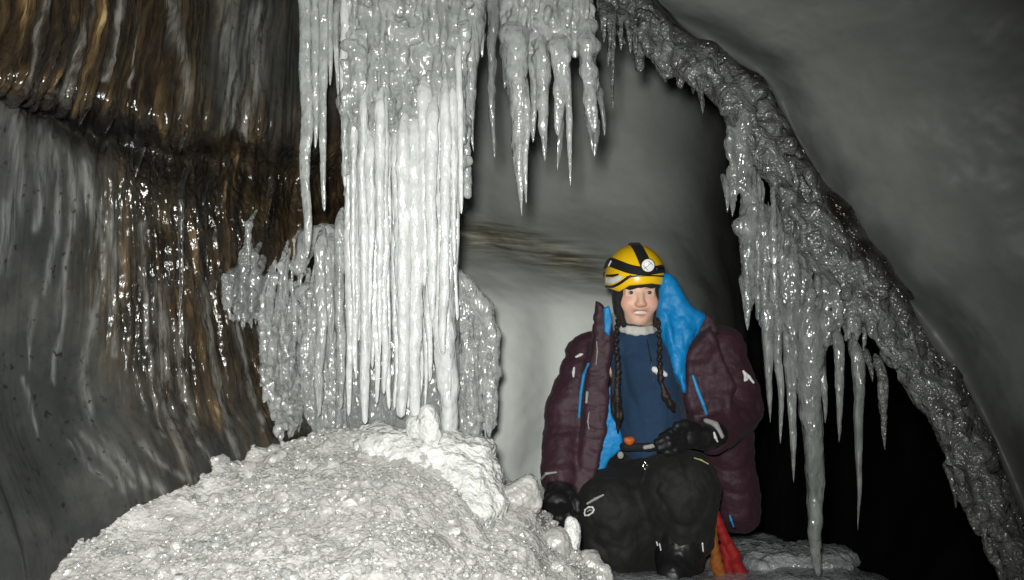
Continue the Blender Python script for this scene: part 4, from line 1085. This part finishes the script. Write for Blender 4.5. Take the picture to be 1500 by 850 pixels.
line('fleece_emblem', on('fleece', [(958, 541), (966, 545), (975, 549)], .002), 12, 'white', man)
line('fleece_emblem', on('fleece', [(975, 575), (984, 574)], .001), 3, 'red', man)


def b_pants(f):
    f.path([P(918, 690, .08), P(898, 750, -.10), P(905, 800, -.08), P(912, 850, .0)], [.115, .112, .112, .10], .06)
    f.path([P(985, 690, .12), P(998, 718, -.16), P(1000, 772, -.16)], [.115, .112, .104], .06); f.cap(P(950, 700, .0), P(950, 800, -.02), .09, .09, .05)
    f.cap(P(925, 690, .12), P(1000, 690, .14), .11, .11, .05); f.cap(P(888, 730, -.1), P(888, 800, -.1), .085, .085, .04)
solid('trousers', *bb(P(840, 650, -.36), P(1060, 850, .3), m=.08), .0055, b_pants, M['pants'], ((.014, 6, -2, (1.4, 1.4, 1)), (.006, 13, -3), (.003, 30, 2)), man)
me = bpy.data.objects['trousers'].data; A_ = np.empty(len(me.vertices) * 3, np.float32); me.vertices.foreach_get('co', A_); VB['trousers'] = A_.reshape(-1, 3)
tr = bpy.data.objects['trousers']
# oval emblem, reflective tabs
for nm, ps, w, mt in [('emblem', [(856, 752), (857, 747), (862, 743), (868, 743), (870, 747), (868, 751), (862, 755), (857, 755), (856, 752)], 2.4, 'white'), ('emblem', [(860, 750), (864, 747), (867, 748)], 2.4, 'grey'),
                      ('flash_tab', [(1017, 671), (1027, 674), (1038, 680)], 2.4, 'yellowtape'), ('thigh_zip', [(860, 738), (872, 731), (884, 725)], 4, 'grey')]:
    line(nm, on('trousers', ps), w, mt, tr)

# boots with reflective tabs
def b_boot(f):
    f.path([P(998, 780, -.17), P(996, 815, -.19), P(985, 842, -.27)], [.088, .076, .05], .02)
boot = solid('boot', *bb(P(960, 770, -.42), P(1040, 855, -.1), m=.08), .005, b_boot, M['boot'], ((.006, 30, 3),), man)
boot2 = solid('boot', *bb(P(890, 800, 0), P(960, 860, .3), m=.08), .006, lambda f: f.path([P(912, 836, .08), P(930, 838, .22)], [.07, .05], .02), M['boot'], ((.006, 30, 3),), man)
VB['boot'] = np.array([v.co[:] for v in boot.data.vertices])
for ps in ([(966, 797), (968, 806)], [(962, 794), (963, 799)], [(1029, 796), (1030, 808)]):
    line('reflective_tab', on('boot', ps, .003), 3.2, 'reflective', boot)

# --- gloves: palm, four fingers, thumb
def glove(pm, fingers, thumb, cuff):
    allp = [p[0] for p in pm] + [q for fg in fingers for q in fg] + thumb + cuff
    T = lambda ps: [P(*p) for p in ps]
    lo, hi = bb(*T(allp), m=.06)
    def b(f):
        for c, r in pm: f.ell(P(*c), r, .015)
        for i, fg in enumerate(fingers):
            rs = [.0155, .0150, .0135, .012][:len(fg)]; f.path(T(fg), rs, .004)
        f.path(T(thumb), [.019, .0165, .014][:len(thumb)], .008)
        f.path(T(cuff), [.046] + [.042] * (len(cuff) - 1), .02)
    return solid('glove', lo, hi, .0035, b, M['glove'], ((.003, 40, 2),), man)
glove([((820, 728, -.10), (.052, .035, .045)), ((816, 738, -.14), (.046, .03, .04))],
      [[(800, 738, -.15), (798, 752, -.19), (803, 764, -.19)], [(810, 742, -.16), (809, 758, -.205), (813, 769, -.20)], [(821, 743, -.165), (821, 759, -.205), (824, 770, -.20)], [(832, 740, -.155), (833, 754, -.19), (834, 764, -.185)]],
      [(836, 724, -.12), (845, 736, -.15), (846, 748, -.16)], [(820, 704, -.07), (820, 722, -.09)])
glove([((1022, 640, -.16), (.05, .032, .036)), ((1008, 642, -.185), (.04, .03, .034))],
      [[(1000, 632, -.20), (982, 634, -.22), (970, 640, -.21)], [(998, 639, -.21), (978, 642, -.235), (963, 648, -.225)], [(999, 647, -.21), (980, 651, -.235), (966, 656, -.225)], [(1003, 654, -.205), (988, 659, -.225), (976, 663, -.215)]],
      [(1020, 626, -.18), (1004, 622, -.21), (992, 624, -.22)], [(1046, 638, -.11), (1030, 640, -.15)])
line('wrist_strap', [(1046, 634, -.185), (1048, 641, -.19), (1051, 647, -.185)], 4, 'white', man)

# --- climbing harness
hr = solid('harness', *bb(P(905, 640, -.15), P(1010, 670, .1), m=.06), .005, lambda f: f.path([P(900, 652, -.02), P(918, 655, -.10), P(950, 655, -.125), P(985, 652, -.11), P(1005, 650, -.02)], [.014] * 5, .006, flat=.6), M['blackband'], parent=man)
solid('buckle', *bb(P(922, 646, -.13), m=.04), .003, lambda f: f.ell(P(922, 646, -.13), (.018, .012, .015), .004), M['orange'], ((.004, 60, 2),), hr)
solid('buckle', *bb(P(1003, 622, -.10), m=.04), .003, lambda f: f.cap(P(1000, 618, -.12), P(1006, 628, -.12), .008, .007, .004), M['orange'], (), hr)
solid('webbing', *bb(P(952, 655, -.15), m=.05), .003, lambda f: f.cap(P(945, 656, -.15), P(962, 652, -.15), .008, .006, .004), M['grey'], ((.003, 60, 2),), hr)
solid('tag', *bb(P(908, 668, -.12), m=.05), .003, lambda f: f.ell(P(909, 667, -.125), (.011, .007, .013), .004), M['grey'], (), hr)
line('carabiner', [(944, 676, -.15), (948, 682, -.155), (946, 690, -.15), (942, 684, -.15), (944, 676, -.15)], 2.2, 'metal', hr)

# --- rope hanging at her side
rp = empty('rope', P(1065, 845, -.14), "red and amber strands of rope hanging beside the climber's knee", 'rope')
def strand(pts, rs, mt, seed):
    T = [P(*p) for p in pts]
    return solid('strand', *bb(*T, m=.06), .004, lambda f: f.path(T, rs, .008), M[mt], ((.008, 24, 3), (.003, 90, 2)), rp, seed=seed)
strand([(1049, 738, -.16), (1052, 765, -.18), (1063, 790, -.185), (1074, 815, -.19), (1084, 840, -.19), (1098, 862, -.19)], [.007, .012, .016, .02, .025, .03], 'red', 4)
strand([(1046, 750, -.17), (1044, 775, -.19), (1046, 805, -.20), (1052, 832, -.205), (1060, 858, -.205)], [.007, .013, .017, .02, .024], 'amber', 9)
strand([(1060, 800, -.18), (1066, 830, -.20), (1076, 860, -.20)], [.01, .015, .02], 'red', 14)
line('cord_lock', [(1069, 755, -.12), (1071, 762, -.125), (1075, 772, -.12)], 3.5, 'zipblue', jacket)

# ------------------------------------------------------------------ light, sky, camera
w = bpy.data.worlds.new('World'); SC.world = w; w.use_nodes = True
sky = w.node_tree.nodes.new('ShaderNodeTexSky'); sky.sky_type = 'NISHITA'; sky.sun_disc = False; sky.sun_elevation = math.radians(3); sky.sun_rotation = math.radians(180)
w.node_tree.links.new(sky.outputs[0], w.node_tree.nodes['Background'].inputs[0]); w.node_tree.nodes['Background'].inputs[1].default_value = .002

ld = bpy.data.lights.new('torch', 'SPOT'); ld.energy = 315; ld.spot_size = math.radians(100); ld.spot_blend = 1.0; ld.shadow_soft_size = .05; ld.color = (.99, 1, .955)
lo_ = bpy.data.objects.new('torch', ld); COL.objects.link(lo_); lo_.location = (-.045, -.02, 1.10)
tgt = Vector(at(570, 470, 2.2)); lo_.rotation_euler = (tgt - lo_.location).to_track_quat('-Z', 'Y').to_euler()

cam = bpy.data.cameras.new('camera'); cam.sensor_width = 36; cam.lens = 36 * FPX / 1500; cam.clip_end = 100; cam.clip_start = .02
co = bpy.data.objects.new('camera', cam); COL.objects.link(co); co.location = (0, 0, CZ); co.rotation_euler = (math.pi / 2, 0, 0); SC.camera = co

vs = SC.view_settings; vs.view_transform = 'Standard'; vs.look = 'None'; vs.gamma = 1; vs.exposure = 0; vs.use_curve_mapping = False
cy = SC.cycles; cy.use_denoising = True; cy.max_bounces = 7; cy.transmission_bounces = 7; cy.diffuse_bounces = 3; cy.glossy_bounces = 3; cy.caustics_reflective = False; cy.caustics_refractive = True
cy.sample_clamp_indirect = 4
try: cy.denoiser = 'OPENIMAGEDENOISE'
except Exception: pass
